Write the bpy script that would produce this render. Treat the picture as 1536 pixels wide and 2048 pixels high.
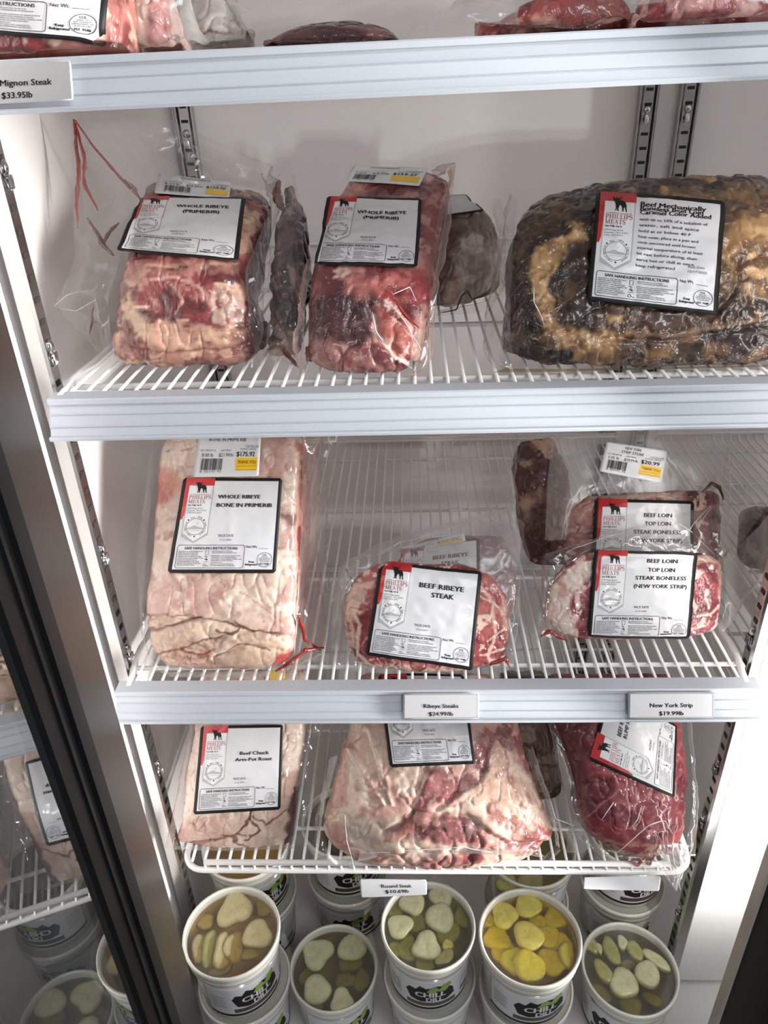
import bpy, math, random
import numpy as np
from mathutils import Matrix, Vector
from mathutils.bvhtree import BVHTree
from mathutils.geometry import tessellate_polygon

for _o in list(bpy.data.objects):
    bpy.data.objects.remove(_o)
SC = bpy.context.scene
COL = SC.collection
random.seed(7)

# ------------------------------------------------------------------ camera (world: x right, y into the cooler, z up; metres)
F_PX = 1521.34
CAM = np.array([-0.017, -0.6558, 0.6117])
PITCH, YAW, ROLL = 0.5184, -0.0472, -0.0389
_cp, _sp, _cy, _sy = math.cos(PITCH), math.sin(PITCH), math.cos(YAW), math.sin(YAW)
FW = np.array([_sy * _cp, _cy * _cp, -_sp])
_R0 = np.array([_cy, -_sy, 0.0])
_U0 = np.cross(_R0, FW)
_c, _s = math.cos(ROLL), math.sin(ROLL)
RT = _c * _R0 + _s * _U0
UP = -_s * _R0 + _c * _U0
cd = bpy.data.cameras.new('camera')
cam = bpy.data.objects.new('camera', cd)
COL.objects.link(cam)
cd.sensor_fit = 'VERTICAL'
cd.sensor_height = 24.0
cd.lens = F_PX * 24.0 / 2048.0
cd.clip_start = 0.02
cam.matrix_world = Matrix(((RT[0], UP[0], -FW[0], CAM[0]), (RT[1], UP[1], -FW[1], CAM[1]), (RT[2], UP[2], -FW[2], CAM[2]), (0, 0, 0, 1)))
SC.camera = cam

# ------------------------------------------------------------------ exposure, world, lamps
SC.view_settings.view_transform = 'Standard'
SC.view_settings.look = 'None'
SC.view_settings.gamma = 1.0
SC.view_settings.use_curve_mapping = False
SC.view_settings.exposure = 0.0
SC.cycles.transparent_max_bounces = 24
SC.cycles.max_bounces = 14
SC.cycles.diffuse_bounces = 8
w = bpy.data.worlds.new('store')
SC.world = w
w.use_nodes = True
w.node_tree.nodes['Background'].inputs[0].default_value = (0.80, 0.81, 0.84, 1)
w.node_tree.nodes['Background'].inputs[1].default_value = 0.26


def area_lamp(name, loc, target, sx, sy, power, color=(1, 1, 1), spread=math.pi):
    ld = bpy.data.lights.new(name, 'AREA')
    ld.shape = 'RECTANGLE'
    ld.size, ld.size_y = sx, sy
    ld.energy = power
    ld.color = color
    ld.spread = spread
    o = bpy.data.objects.new(name, ld)
    COL.objects.link(o)
    d = Vector(target) - Vector(loc)
    o.matrix_world = Matrix.Translation(loc) @ d.to_track_quat('-Z', 'Y').to_matrix().to_4x4()
    return o


# the cooler's own light strips, upright inside the door mullions, and the store's ceiling lights
area_lamp('led_strip_left', (-0.366, -0.090, 0.26), (-0.25, 0.40, 0.26), 0.02, 1.40, 0.7, (1.0, 0.975, 0.95))
area_lamp('led_strip_right', (0.384, -0.092, 0.22), (0.10, 0.40, 0.22), 0.02, 1.30, 1.35, (1.0, 0.975, 0.95))
area_lamp('led_strip_right_cross', (0.374, -0.090, 0.22), (-0.39, 0.0, 0.22), 0.012, 1.30, 3.3, (1.0, 0.975, 0.95), 0.7)
area_lamp('led_strip_next_bay', (0.425, -0.090, 0.22), (0.80, 0.40, 0.22), 0.02, 1.30, 4.5, (1.0, 0.975, 0.95))
area_lamp('store_ceiling_light', (0.95, -1.2, 1.75), (0.1, 0.1, 0.2), 1.0, 0.6, 17.0, (0.90, 0.95, 1.0))
for _k, _z in enumerate((0.50, 0.56)):
    _l = bpy.data.lights.new('store_spot_light', 'POINT')
    _l.energy = 30.0
    _l.shadow_soft_size = 0.022
    _o = bpy.data.objects.new('store_spot_light', _l)
    _o.location = (0.72, -3.0, 0.42 + (_z - 0.5) * 1.6)
    COL.objects.link(_o)


# ------------------------------------------------------------------ pixel <-> point helpers
def ray(x, y):
    return FW + RT * ((x - 768.0) / F_PX) + UP * ((1024.0 - y) / F_PX)


def at(x, y, Y):
    d = ray(x, y)
    return CAM + d * ((Y - CAM[1]) / d[1])


def atz(x, y, Z):
    d = ray(x, y)
    return CAM + d * ((Z - CAM[2]) / d[2])


def project(P):
    d = np.asarray(P) - CAM
    z = d @ FW
    return np.stack([768 + F_PX * (d @ RT) / z, 1024 - F_PX * (d @ UP) / z], -1)


def lin(c):
    c = np.asarray(c, float) / 255.0
    return np.where(c <= 0.04045, c / 12.92, ((c + 0.055) / 1.055) ** 2.4)


# ------------------------------------------------------------------ noise
def _hash(ix, iy, iz, seed):
    h = (ix * 374761393 + iy * 668265263 + iz * 2147483647 + seed * 974634777) & 0xFFFFFFFF
    h = ((h ^ (h >> 13)) * 1274126177) & 0xFFFFFFFF
    h = (h ^ (h >> 16)) & 0xFFFFFFFF
    return h.astype(np.float64) / 4294967295.0


def vnoise(P, seed=0):
    P = np.asarray(P, float)
    i = np.floor(P).astype(np.int64)
    f = P - i
    f = f * f * f * (f * (f * 6 - 15) + 10)
    r = 0
    for dx in (0, 1):
        for dy in (0, 1):
            for dz in (0, 1):
                wgt = (f[:, 0] if dx else 1 - f[:, 0]) * (f[:, 1] if dy else 1 - f[:, 1]) * (f[:, 2] if dz else 1 - f[:, 2])
                r = r + wgt * _hash(i[:, 0] + dx, i[:, 1] + dy, i[:, 2] + dz, seed)
    return r * 2 - 1


def fbm(P, freq, octv=3, seed=0, gain=0.5):
    P = np.asarray(P, float) * freq
    a, r, t = 1.0, 0, 0
    for k in range(octv):
        r = r + a * vnoise(P + 17.3 * k, seed + k)
        t += a
        a *= gain
        P = P * 2.03
    return r / t


def sstep(a, b, x):
    t = np.clip((x - a) / (b - a + 1e-12), 0, 1)
    return t * t * (3 - 2 * t)


# ------------------------------------------------------------------ objects
def props(o, label=None, cat=None, group=None, kind=None):
    if label: o['label'] = label
    if cat: o['category'] = cat
    if group: o['group'] = group
    if kind: o['kind'] = kind
    return o


def empty(name, loc, label, cat, group=None):
    o = bpy.data.objects.new(name, None)
    o.empty_display_size = 0.02
    o.location = tuple(float(v) for v in loc)
    COL.objects.link(o)
    return props(o, label, cat, group)


def link(name, V, F, mats, parent=None, fmat=None, smooth=True, color=None):
    """one mesh object from world-space points; as a child its points are moved to the parent's origin"""
    V = np.asarray(V, float)
    if parent is not None:
        q, par = np.zeros(3), parent
        while par is not None:
            q = q + np.array(par.location)
            par = par.parent
        V = V - q
    me = bpy.data.meshes.new(name)
    me.from_pydata(V.tolist(), [], [tuple(int(i) for i in f) for f in F])
    if not isinstance(mats, (list, tuple)):
        mats = [mats]
    for m in mats:
        me.materials.append(m)
    if fmat is not None:
        me.polygons.foreach_set('material_index', np.asarray(fmat, dtype=np.int32))
    if smooth is True:
        me.polygons.foreach_set('use_smooth', np.ones(len(me.polygons), dtype=bool))
    if color is not None:
        a = me.color_attributes.new('Col', 'FLOAT_COLOR', 'POINT')
        c = np.concatenate([color, np.ones((len(color), 1))], 1).astype(np.float32)
        a.data.foreach_set('color', c.ravel())
    me.update()
    o = bpy.data.objects.new(name, me)
    COL.objects.link(o)
    if parent is not None:
        o.parent = parent
    return o


class MB:
    """collects simple solids; build() links them as one mesh"""

    def __init__(self):
        self.V, self.F, self.M = [], [], []
        self.n = 0

    def add(self, V, F, mat=0):
        V = np.asarray(V, float)
        self.V.append(V)
        self.F += [tuple(i + self.n for i in f) for f in F]
        self.M += [mat] * len(F)
        self.n += len(V)
        return self

    def box(self, lo, hi, mat=0, bev=0.0):
        x0, y0, z0 = lo
        x1, y1, z1 = hi
        if bev <= 0:
            V = [(x, y, z) for z in (z0, z1) for y in (y0, y1) for x in (x0, x1)]
            F = [(0, 2, 3, 1), (4, 5, 7, 6), (0, 1, 5, 4), (2, 6, 7, 3), (0, 4, 6, 2), (1, 3, 7, 5)]
            return self.add(V, F, mat)
        c = (np.array(lo) + np.array(hi)) / 2
        h = (np.array(hi) - np.array(lo)) / 2
        b = min(bev, h.min() * 0.95)
        V, idx = [], {}
        for sx in (-1, 1):
            for sy in (-1, 1):
                for sz in (-1, 1):
                    for a in range(3):
                        p = h - b
                        p[a] = h[a]
                        idx[(sx, sy, sz, a)] = len(V)
                        V.append(c + p * np.array((sx, sy, sz)))
        F = []
        S = (-1, 1)
        for s in S:
            F.append([idx[(s, -1, -1, 0)], idx[(s, 1, -1, 0)], idx[(s, 1, 1, 0)], idx[(s, -1, 1, 0)]][::s])
            F.append([idx[(-1, s, -1, 1)], idx[(-1, s, 1, 1)], idx[(1, s, 1, 1)], idx[(1, s, -1, 1)]][::s])
            F.append([idx[(-1, -1, s, 2)], idx[(1, -1, s, 2)], idx[(1, 1, s, 2)], idx[(-1, 1, s, 2)]][::s])
        for s in S:
            for t in S:
                F.append([idx[(s, t, -1, 0)], idx[(s, t, 1, 0)], idx[(s, t, 1, 1)], idx[(s, t, -1, 1)]])
                F.append([idx[(s, -1, t, 0)], idx[(s, 1, t, 0)], idx[(s, 1, t, 2)], idx[(s, -1, t, 2)]])
                F.append([idx[(-1, s, t, 1)], idx[(1, s, t, 1)], idx[(1, s, t, 2)], idx[(-1, s, t, 2)]])
        for sx in S:
            for sy in S:
                for sz in S:
                    F.append([idx[(sx, sy, sz, a)] for a in range(3)])
        return self.add(V, F, mat)

    def tube(self, pts, r, n=8, mat=0, closed=False):
        P = np.asarray(pts, float)
        K = len(P)
        rr = np.broadcast_to(np.asarray(r, float), (K,))
        if closed:
            T = np.roll(P, -1, 0) - np.roll(P, 1, 0)
        else:
            T = np.gradient(P, axis=0)
        T = T / (np.linalg.norm(T, axis=1)[:, None] + 1e-12)
        ref = np.array((0.31, 0.2, 0.93)) if abs(T[0, 2]) < 0.9 else np.array((1.0, 0.1, 0))
        V = []
        N = np.cross(T[0], ref)
        for k in range(K):
            N = N - T[k] * (N @ T[k])
            N = N / (np.linalg.norm(N) + 1e-12)
            B = np.cross(T[k], N)
            a = np.linspace(0, 2 * np.pi, n, endpoint=False)
            V.append(P[k] + rr[k] * (np.cos(a)[:, None] * N + np.sin(a)[:, None] * B))
        V = np.concatenate(V)
        F = []
        for k in range(K if closed else K - 1):
            k2 = (k + 1) % K
            for j in range(n):
                j2 = (j + 1) % n
                F.append((k * n + j, k * n + j2, k2 * n + j2, k2 * n + j))
        if not closed:
            F.append(tuple(range(n))[::-1])
            F.append(tuple((K - 1) * n + j for j in range(n)))
        return self.add(V, F, mat)

    def lathe(self, prof, c, n=64, mat=0, a0=0.0, a1=2 * math.pi):
        full = abs(a1 - a0 - 2 * math.pi) < 1e-6
        A = np.linspace(a0, a1, n, endpoint=not full)
        P = np.asarray(prof, float)
        V = np.concatenate([np.stack([c[0] + P[:, 0] * math.cos(a), c[1] + P[:, 0] * math.sin(a), c[2] + P[:, 1]], 1) for a in A])
        K = len(P)
        F = []
        for i in range(n if full else n - 1):
            i2 = (i + 1) % n
            for k in range(K - 1):
                F.append((i * K + k, i2 * K + k, i2 * K + k + 1, i * K + k + 1))
        return self.add(V, F, mat)

    def prism(self, prof_yz, x0, x1, mat=0):
        K = len(prof_yz)
        V = [(x0, y, z) for y, z in prof_yz] + [(x1, y, z) for y, z in prof_yz]
        F = [(k, (k + 1) % K, K + (k + 1) % K, K + k) for k in range(K)]
        for tri in tessellate_polygon([[Vector((0, y, z)) for y, z in prof_yz]]):
            F.append(tuple(tri))
            F.append(tuple(K + i for i in tri)[::-1])
        return self.add(V, F, mat)

    def build(self, name, mats, parent=None, smooth=False):
        return link(name, np.concatenate(self.V), self.F, mats, parent, self.M, smooth)


# ------------------------------------------------------------------ materials
def new_mat(name):
    m = bpy.data.materials.new(name)
    m.use_nodes = True
    nt = m.node_tree
    return m, nt, nt.nodes['Principled BSDF']


def node(nt, t, **kw):
    n = nt.nodes.new(t)
    for k, v in kw.items():
        if k in n.inputs:
            n.inputs[k].default_value = v
        else:
            setattr(n, k, v)
    return n


def plain(name, srgb, rough=0.5, metal=0.0, spec=0.5, noise=0.0, nscale=30.0, coat=0.0, bump=0.0, stretch=None):
    m, nt, b = new_mat(name)
    c = lin(srgb)
    b.inputs['Base Color'].default_value = (*c, 1)
    b.inputs['Roughness'].default_value = rough
    b.inputs['Metallic'].default_value = metal
    b.inputs['Specular IOR Level'].default_value = spec
    b.inputs['Coat Weight'].default_value = coat
    b.inputs['Coat Roughness'].default_value = 0.08
    if noise > 0 or bump > 0:
        tc = node(nt, 'ShaderNodeTexCoord')
        src = tc.outputs['Object']
        if stretch:
            mp = node(nt, 'ShaderNodeMapping')
            mp.inputs['Scale'].default_value = stretch
            nt.links.new(src, mp.inputs['Vector'])
            src = mp.outputs['Vector']
        nz = node(nt, 'ShaderNodeTexNoise', Scale=nscale, Detail=4.0)
        nt.links.new(src, nz.inputs['Vector'])
        if noise > 0:
            mr = node(nt, 'ShaderNodeMapRange')
            mr.inputs['To Min'].default_value = 1 - noise
            mr.inputs['To Max'].default_value = 1 + noise * 0.4
            nt.links.new(nz.outputs['Fac'], mr.inputs['Value'])
            mx = node(nt, 'ShaderNodeMix', data_type='RGBA', blend_type='MULTIPLY')
            mx.inputs[0].default_value = 1.0
            mx.inputs[6].default_value = (*c, 1)
            nt.links.new(mr.outputs['Result'], mx.inputs[7])
            nt.links.new(mx.outputs[2], b.inputs['Base Color'])
        if bump > 0:
            bp = node(nt, 'ShaderNodeBump', Strength=bump, Distance=0.001)
            nt.links.new(nz.outputs['Fac'], bp.inputs['Height'])
            nt.links.new(bp.outputs['Normal'], b.inputs['Normal'])
    return m


def meat_mat(name, coat=1.0, crease=0.55, cscale=22.0):
    m, nt, b = new_mat(name)
    at_ = node(nt, 'ShaderNodeVertexColor', layer_name='Col')
    tc = node(nt, 'ShaderNodeTexCoord')
    n1 = node(nt, 'ShaderNodeTexNoise', Scale=190.0, Detail=5.0, Roughness=0.65)
    nt.links.new(tc.outputs['Object'], n1.inputs['Vector'])
    mr = node(nt, 'ShaderNodeMapRange')
    mr.inputs['From Min'].default_value = 0.25
    mr.inputs['From Max'].default_value = 0.75
    mr.inputs['To Min'].default_value = 0.80
    mr.inputs['To Max'].default_value = 1.14
    nt.links.new(n1.outputs['Fac'], mr.inputs['Value'])
    mx = node(nt, 'ShaderNodeMix', data_type='RGBA', blend_type='MULTIPLY')
    mx.inputs[0].default_value = 1.0
    nt.links.new(at_.outputs['Color'], mx.inputs[6])
    nt.links.new(mr.outputs['Result'], mx.inputs[7])
    nt.links.new(mx.outputs[2], b.inputs['Base Color'])
    b.inputs['Roughness'].default_value = 0.45
    b.inputs['Specular IOR Level'].default_value = 0.35
    bp = node(nt, 'ShaderNodeBump', Strength=0.35, Distance=0.001)
    nt.links.new(n1.outputs['Fac'], bp.inputs['Height'])
    nt.links.new(bp.outputs['Normal'], b.inputs['Normal'])
    # tight vacuum film: a clear coat with its own creases
    n2 = node(nt, 'ShaderNodeTexNoise', Scale=cscale, Detail=4.0, Roughness=0.55, Distortion=1.2)
    nt.links.new(tc.outputs['Object'], n2.inputs['Vector'])
    s = node(nt, 'ShaderNodeMath', operation='SUBTRACT')
    s.inputs[1].default_value = 0.5
    nt.links.new(n2.outputs['Fac'], s.inputs[0])
    ab = node(nt, 'ShaderNodeMath', operation='ABSOLUTE')
    nt.links.new(s.outputs[0], ab.inputs[0])
    pw = node(nt, 'ShaderNodeMath', operation='POWER')
    pw.inputs[1].default_value = 0.6
    nt.links.new(ab.outputs[0], pw.inputs[0])
    b2 = node(nt, 'ShaderNodeBump', Strength=crease, Distance=0.006)
    nt.links.new(pw.outputs[0], b2.inputs['Height'])
    b.inputs['Coat Weight'].default_value = coat
    b.inputs['Coat Roughness'].default_value = 0.06
    b.inputs['Coat IOR'].default_value = 1.5
    nt.links.new(b2.outputs['Normal'], b.inputs['Coat Normal'])
    return m


def film_mat(name, haze=0.12, gloss=0.10, tint=(0.97, 0.96, 0.95), hazec=(0.80, 0.78, 0.77), scale=11.0, rough=0.12, bump=0.30):
    m, nt, b = new_mat(name)
    nt.nodes.remove(b)
    out = nt.nodes['Material Output']
    tc = node(nt, 'ShaderNodeTexCoord')
    n2 = node(nt, 'ShaderNodeTexNoise', Scale=scale, Detail=3.0, Roughness=0.5, Distortion=1.6)
    nt.links.new(tc.outputs['Object'], n2.inputs['Vector'])
    s = node(nt, 'ShaderNodeMath', operation='SUBTRACT')
    s.inputs[1].default_value = 0.5
    nt.links.new(n2.outputs['Fac'], s.inputs[0])
    ab = node(nt, 'ShaderNodeMath', operation='ABSOLUTE')
    nt.links.new(s.outputs[0], ab.inputs[0])
    pw = node(nt, 'ShaderNodeMath', operation='POWER')
    pw.inputs[1].default_value = 0.6
    nt.links.new(ab.outputs[0], pw.inputs[0])
    b2 = node(nt, 'ShaderNodeBump', Strength=bump, Distance=0.006)
    nt.links.new(pw.outputs[0], b2.inputs['Height'])
    tr = node(nt, 'ShaderNodeBsdfTransparent', Color=(*tint, 1))
    df = node(nt, 'ShaderNodeBsdfDiffuse', Color=(*hazec, 1))
    tl = node(nt, 'ShaderNodeBsdfTranslucent', Color=(*hazec, 1))
    md = node(nt, 'ShaderNodeMixShader')
    md.inputs[0].default_value = 0.5
    nt.links.new(df.outputs[0], md.inputs[1])
    nt.links.new(tl.outputs[0], md.inputs[2])
    gl = node(nt, 'ShaderNodeBsdfGlossy', Roughness=rough)
    nt.links.new(b2.outputs['Normal'], gl.inputs['Normal'])
    lw = node(nt, 'ShaderNodeLayerWeight', Blend=0.35)
    nt.links.new(b2.outputs['Normal'], lw.inputs['Normal'])
    mul = node(nt, 'ShaderNodeMath', operation='MULTIPLY_ADD')
    mul.inputs[1].default_value = 0.5
    mul.inputs[2].default_value = haze
    nt.links.new(lw.outputs['Facing'], mul.inputs[0])
    p2 = node(nt, 'ShaderNodeMath', operation='POWER')
    p2.inputs[1].default_value = 1.6
    nt.links.new(mul.outputs[0], p2.inputs[0])
    a2 = node(nt, 'ShaderNodeMath', operation='ADD', use_clamp=True)
    a2.inputs[1].default_value = haze * 0.6
    nt.links.new(p2.outputs[0], a2.inputs[0])
    m1 = node(nt, 'ShaderNodeMixShader')
    nt.links.new(a2.outputs[0], m1.inputs[0])
    nt.links.new(tr.outputs[0], m1.inputs[1])
    nt.links.new(md.outputs[0], m1.inputs[2])
    m2 = node(nt, 'ShaderNodeMixShader')
    m2.inputs[0].default_value = gloss
    nt.links.new(m1.outputs[0], m2.inputs[1])
    nt.links.new(gl.outputs[0], m2.inputs[2])
    nt.links.new(m2.outputs[0], out.inputs['Surface'])
    return m


def clear_mat(name, tint, gloss, rough=0.03, haze=0.0, hazec=(0.8, 0.8, 0.8), glossc=(1, 1, 1)):
    m, nt, b = new_mat(name)
    nt.nodes.remove(b)
    out = nt.nodes['Material Output']
    tr = node(nt, 'ShaderNodeBsdfTransparent', Color=(*tint, 1))
    df = node(nt, 'ShaderNodeBsdfDiffuse', Color=(*hazec, 1))
    gl = node(nt, 'ShaderNodeBsdfGlossy', Roughness=rough, Color=(*glossc, 1))
    m1 = node(nt, 'ShaderNodeMixShader')
    m1.inputs[0].default_value = haze
    nt.links.new(tr.outputs[0], m1.inputs[1])
    nt.links.new(df.outputs[0], m1.inputs[2])
    m2 = node(nt, 'ShaderNodeMixShader')
    m2.inputs[0].default_value = gloss
    nt.links.new(m1.outputs[0], m2.inputs[1])
    nt.links.new(gl.outputs[0], m2.inputs[2])
    nt.links.new(m2.outputs[0], out.inputs['Surface'])
    return m


def lamp_mat(name, strength, color=(1.0, 0.975, 0.95)):
    m, nt, b = new_mat(name)
    b.inputs['Base Color'].default_value = (0.85, 0.85, 0.85, 1)
    b.inputs['Emission Color'].default_value = (*color, 1)
    b.inputs['Emission Strength'].default_value = strength
    return m


def color_attr_mat(name, rough=0.4, coat=0.4, sss=0.0):
    m, nt, b = new_mat(name)
    at_ = node(nt, 'ShaderNodeVertexColor', layer_name='Col')
    nt.links.new(at_.outputs['Color'], b.inputs['Base Color'])
    b.inputs['Roughness'].default_value = rough
    b.inputs['Coat Weight'].default_value = coat
    return m


M_WALL = plain('cooler_white_liner', (243, 239, 237), 0.42, noise=0.04, nscale=7)
M_PANEL = plain('white_mullion_panel', (246, 245, 243), 0.4)
M_FLOOR = plain('cooler_floor_white', (214, 212, 210), 0.45, noise=0.08, nscale=9)
M_WIRE = plain('white_coated_wire', (236, 234, 232), 0.32, coat=0.3)
M_RAIL = plain('pale_grey_plastic_rail', (184, 189, 196), 0.40, noise=0.05, nscale=14, stretch=(0.3, 4, 8))
M_STEEL = plain('galvanised_steel', (188, 186, 184), 0.24, metal=1.0, noise=0.15, nscale=60)
M_SLOT = plain('dark_slot', (40, 36, 34), 0.7)
M_CHROME = plain('chrome_clip', (205, 205, 205), 0.1, metal=1.0)
M_BRONZE = plain('brushed_brown_metal', (54, 48, 43), 0.38, metal=0.25, noise=0.2, nscale=6, stretch=(1, 1, 0.3))
M_GREYMETAL = plain('grey_metal_edge', (178, 172, 164), 0.4, metal=0.3)
M_BLACK = plain('black_rubber_gasket', (17, 18, 20), 0.55, spec=0.25)
M_BLACKFRAME = plain('black_door_frame', (12, 12, 13), 0.35)
M_STORE = plain('dark_store_floor', (60, 55, 50), 0.4, noise=0.3, nscale=3)
M_GLASS = clear_mat('reflecting_door_glass', (0.55, 0.56, 0.57), 0.42, 0.012)
M_MEAT = meat_mat('film_wrapped_meat', 0.8, 0.45, 20)
M_MEATW = meat_mat('film_wrapped_wrinkled_meat', 0.8, 0.6, 24)
M_MEATS = meat_mat('film_wrapped_smooth_meat', 0.8, 0.3, 14)
M_FILM = film_mat('clear_bag_film', 0.08, 0.07)
M_FILMH = film_mat('hazy_bag_film', 0.22, 0.07)
M_FILMS = film_mat('smooth_hazy_bag_film', 0.22, 0.05, rough=0.2, bump=0.14)
M_FILMP = film_mat('pinkish_bag_film', 0.16, 0.10, (0.96, 0.88, 0.86), (0.72, 0.55, 0.52))
M_FILMB = film_mat('brown_stained_bag_film', 0.08, 0.10, (0.80, 0.72, 0.60), (0.36, 0.27, 0.19))
M_JUICE = plain('meat_juice_in_film', (132, 36, 28), 0.25, coat=0.5)
M_JUICED = plain('dark_meat_juice_in_film', (92, 40, 26), 0.2, coat=0.8)
M_GLINT = plain('pale_film_glint', (226, 222, 220), 0.15, coat=1.0)  # pale colour stands in for light glinting along film folds
M_PBLACK = plain('label_black', (22, 20, 20), 0.55, spec=0.3)
M_PWHITE = plain('label_white', (208, 208, 210), 0.35, coat=0.25)
M_PRED = plain('label_red', (176, 38, 40), 0.35, coat=0.3)
M_PDRED = plain('label_dark_red', (150, 34, 42), 0.4)
M_PGREY = plain('label_grey', (168, 168, 168), 0.4)
M_PLGREY = plain('label_light_grey', (186, 186, 188), 0.4)
M_PYEL = plain('sticker_yellow', (226, 182, 22), 0.4, coat=0.2)
M_PORANGE = plain('sticker_yellow_print', (150, 96, 16), 0.4)
M_INK = plain('grey_ink', (66, 64, 64), 0.6, spec=0.3)
M_PGREEN = plain('label_green', (132, 160, 62), 0.4)
M_PBROWN = plain('label_brown', (74, 54, 46), 0.4)
PRINT = [M_PBLACK, M_PWHITE, M_PRED, M_PDRED, M_PGREY, M_PLGREY, M_PYEL, M_PORANGE, M_INK, M_PGREEN, M_PBROWN]
BLACK, WHITE, RED, DRED, GREY, LGREY, YEL, ORANGE, INK, GREEN, BROWN = range(11)
M_TUB = clear_mat('frosted_tub_plastic', (0.85, 0.85, 0.78), 0.06, 0.15, 0.55, (0.72, 0.72, 0.67))
M_RIM = plain('white_tub_rim', (214, 212, 202), 0.35, coat=0.4)
M_LID = clear_mat('clear_tub_lid', (0.96, 0.96, 0.94), 0.05, 0.08, 0.05)
M_SLICE = color_attr_mat('pickle_flesh', 0.38, 0.5)
M_CARD = plain('white_price_card', (226, 226, 229), 0.5)
M_SLEEVE = plain('grey_tag_sleeve', (206, 208, 212), 0.35, coat=0.4)
# ------------------------------------------------------------------ lettering and label artwork
_TXT = {}


def text_mesh(s, bold=0.0):
    k = (s, bold)
    if k in _TXT:
        return _TXT[k]
    c = bpy.data.curves.new('lettering', 'FONT')
    c.body = s
    c.size = 1.0
    c.resolution_u = 2
    c.offset = bold
    c.dimensions = '2D'
    c.fill_mode = 'FRONT'
    o = bpy.data.objects.new('lettering', c)
    COL.objects.link(o)
    dg = bpy.context.evaluated_depsgraph_get()
    e = o.evaluated_get(dg)
    m = e.to_mesh()
    V = np.zeros(len(m.vertices) * 3)
    m.vertices.foreach_get('co', V)
    V = V.reshape(-1, 3)[:, :2]
    F = [tuple(p.vertices) for p in m.polygons]
    e.to_mesh_clear()
    bpy.data.objects.remove(o)
    bpy.data.curves.remove(c)
    _TXT[k] = (V, F)
    return V, F


def strip(pts, wd):
    P = np.asarray(pts, float)
    wd = np.broadcast_to(np.asarray(wd, float), (len(P),))
    T = np.gradient(P, axis=0)
    T = T / (np.linalg.norm(T, axis=1)[:, None] + 1e-9)
    N = np.stack([-T[:, 1], T[:, 0]], 1)
    V = np.concatenate([P + N * wd[:, None] / 2, P - N * wd[:, None] / 2])
    n = len(P)
    return V, [(k, k + 1, n + k + 1, n + k) for k in range(n - 1)]


def _arc(cx, cy, rx, ry, a0, a1, n=12):
    a = np.radians(np.linspace(a0, a1, n))
    return np.stack([cx + rx * np.cos(a), cy + ry * np.sin(a)], 1)


def _rc(x0, y0, x1, y1):
    return np.array([(x0, y0), (x1, y0), (x1, y1), (x0, y1)]), [(0, 1, 2, 3)]


def _serif_glyphs():
    g = {}
    sf = lambda x: [_rc(x - .16, 0, x + .16, .05), _rc(x - .16, .95, x + .16, 1)]
    g['P'] = (.70, [_rc(.14, 0, .28, 1)] + sf(.2) + [strip(np.concatenate([[(.28, .97)], _arc(.32, .71, .27, .25, 90, -90), [(.28, .46)]]), np.r_[.05, np.interp(np.linspace(0, 1, 12), [0, .5, 1], [.05, .15, .05]), .05])])
    g['H'] = (.95, [_rc(.14, 0, .28, 1), _rc(.66, 0, .80, 1), _rc(.28, .48, .66, .54)] + sf(.2) + sf(.73))
    g['I'] = (.42, [_rc(.14, 0, .28, 1)] + sf(.21))
    g['L'] = (.70, [_rc(.14, 0, .28, 1)] + sf(.2) + [_rc(.28, 0, .62, .06), _rc(.56, 0, .64, .24)])
    sp = np.concatenate([_arc(.30, .74, .20, .22, 20, 250, 12), _arc(.30, .27, .22, .25, 90, -160, 12)])
    g['S'] = (.60, [strip(sp, np.interp(np.linspace(0, 1, 24), [0, .5, 1], [.06, .16, .06])), _rc(.44, .74, .50, 1), _rc(.08, 0, .14, .28)])
    g['M'] = (1.10, [_rc(.14, 0, .19, 1), strip([(.16, 1), (.5, .06)], .15), strip([(.5, .06), (.86, 1)], .06), _rc(.80, 0, .94, 1)] + [_rc(.02, 0, .31, .05), _rc(.70, 0, 1.03, .05), _rc(.03, .95, .2, 1), _rc(.84, .95, 1.03, 1)])
    g['E'] = (.70, [_rc(.14, 0, .28, 1)] + sf(.2) + [_rc(.28, 0, .60, .06), _rc(.28, .94, .58, 1), _rc(.28, .48, .48, .54), _rc(.55, 0, .62, .24), _rc(.53, .78, .60, 1), _rc(.44, .38, .49, .64)])
    g['A'] = (.90, [strip([(.14, 0), (.44, 1)], .06), strip([(.42, 1), (.74, 0)], .15), _rc(.24, .32, .62, .37), _rc(.02, 0, .28, .05), _rc(.58, 0, .88, .05)])
    g['T'] = (.78, [_rc(.31, 0, .45, 1), _rc(.05, .94, .71, 1), _rc(.05, .74, .10, 1), _rc(.66, .74, .71, 1), _rc(.2, 0, .56, .05)])
    return g


SERIF = _serif_glyphs()
BULL = [(-.50, .98), (-.40, .84), (-.30, .80), (-.27, .86), (-.12, .86), (-.06, .78), (.06, .83), (.16, .97), (.12, .80), (.02, .72), (.06, .66),
        (.30, .64), (.46, .58), (.56, .40), (.56, .20), (.62, .0), (.54, .0), (.46, .20), (.40, .32), (.34, .16), (.36, .02), (.26, .02), (.24, .2), (.16, .36),
        (.02, .36), (-.04, .18), (-.02, .02), (-.12, .02), (-.16, .22), (-.18, .06), (-.30, .0), (-.30, .06), (-.24, .14), (-.26, .38), (-.34, .52), (-.38, .68), (-.46, .74)]


def _half(P, ax, val, keep_less):
    out = []
    for i in range(len(P)):
        a, b = P[i], P[(i + 1) % len(P)]
        da, db = a[ax] - val, b[ax] - val
        if not keep_less:
            da, db = -da, -db
        if da <= 0:
            out.append(a)
        if (da < 0 < db) or (db < 0 < da):
            t = da / (da - db)
            out.append((a[0] + (b[0] - a[0]) * t, a[1] + (b[1] - a[1]) * t))
    return out


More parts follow.
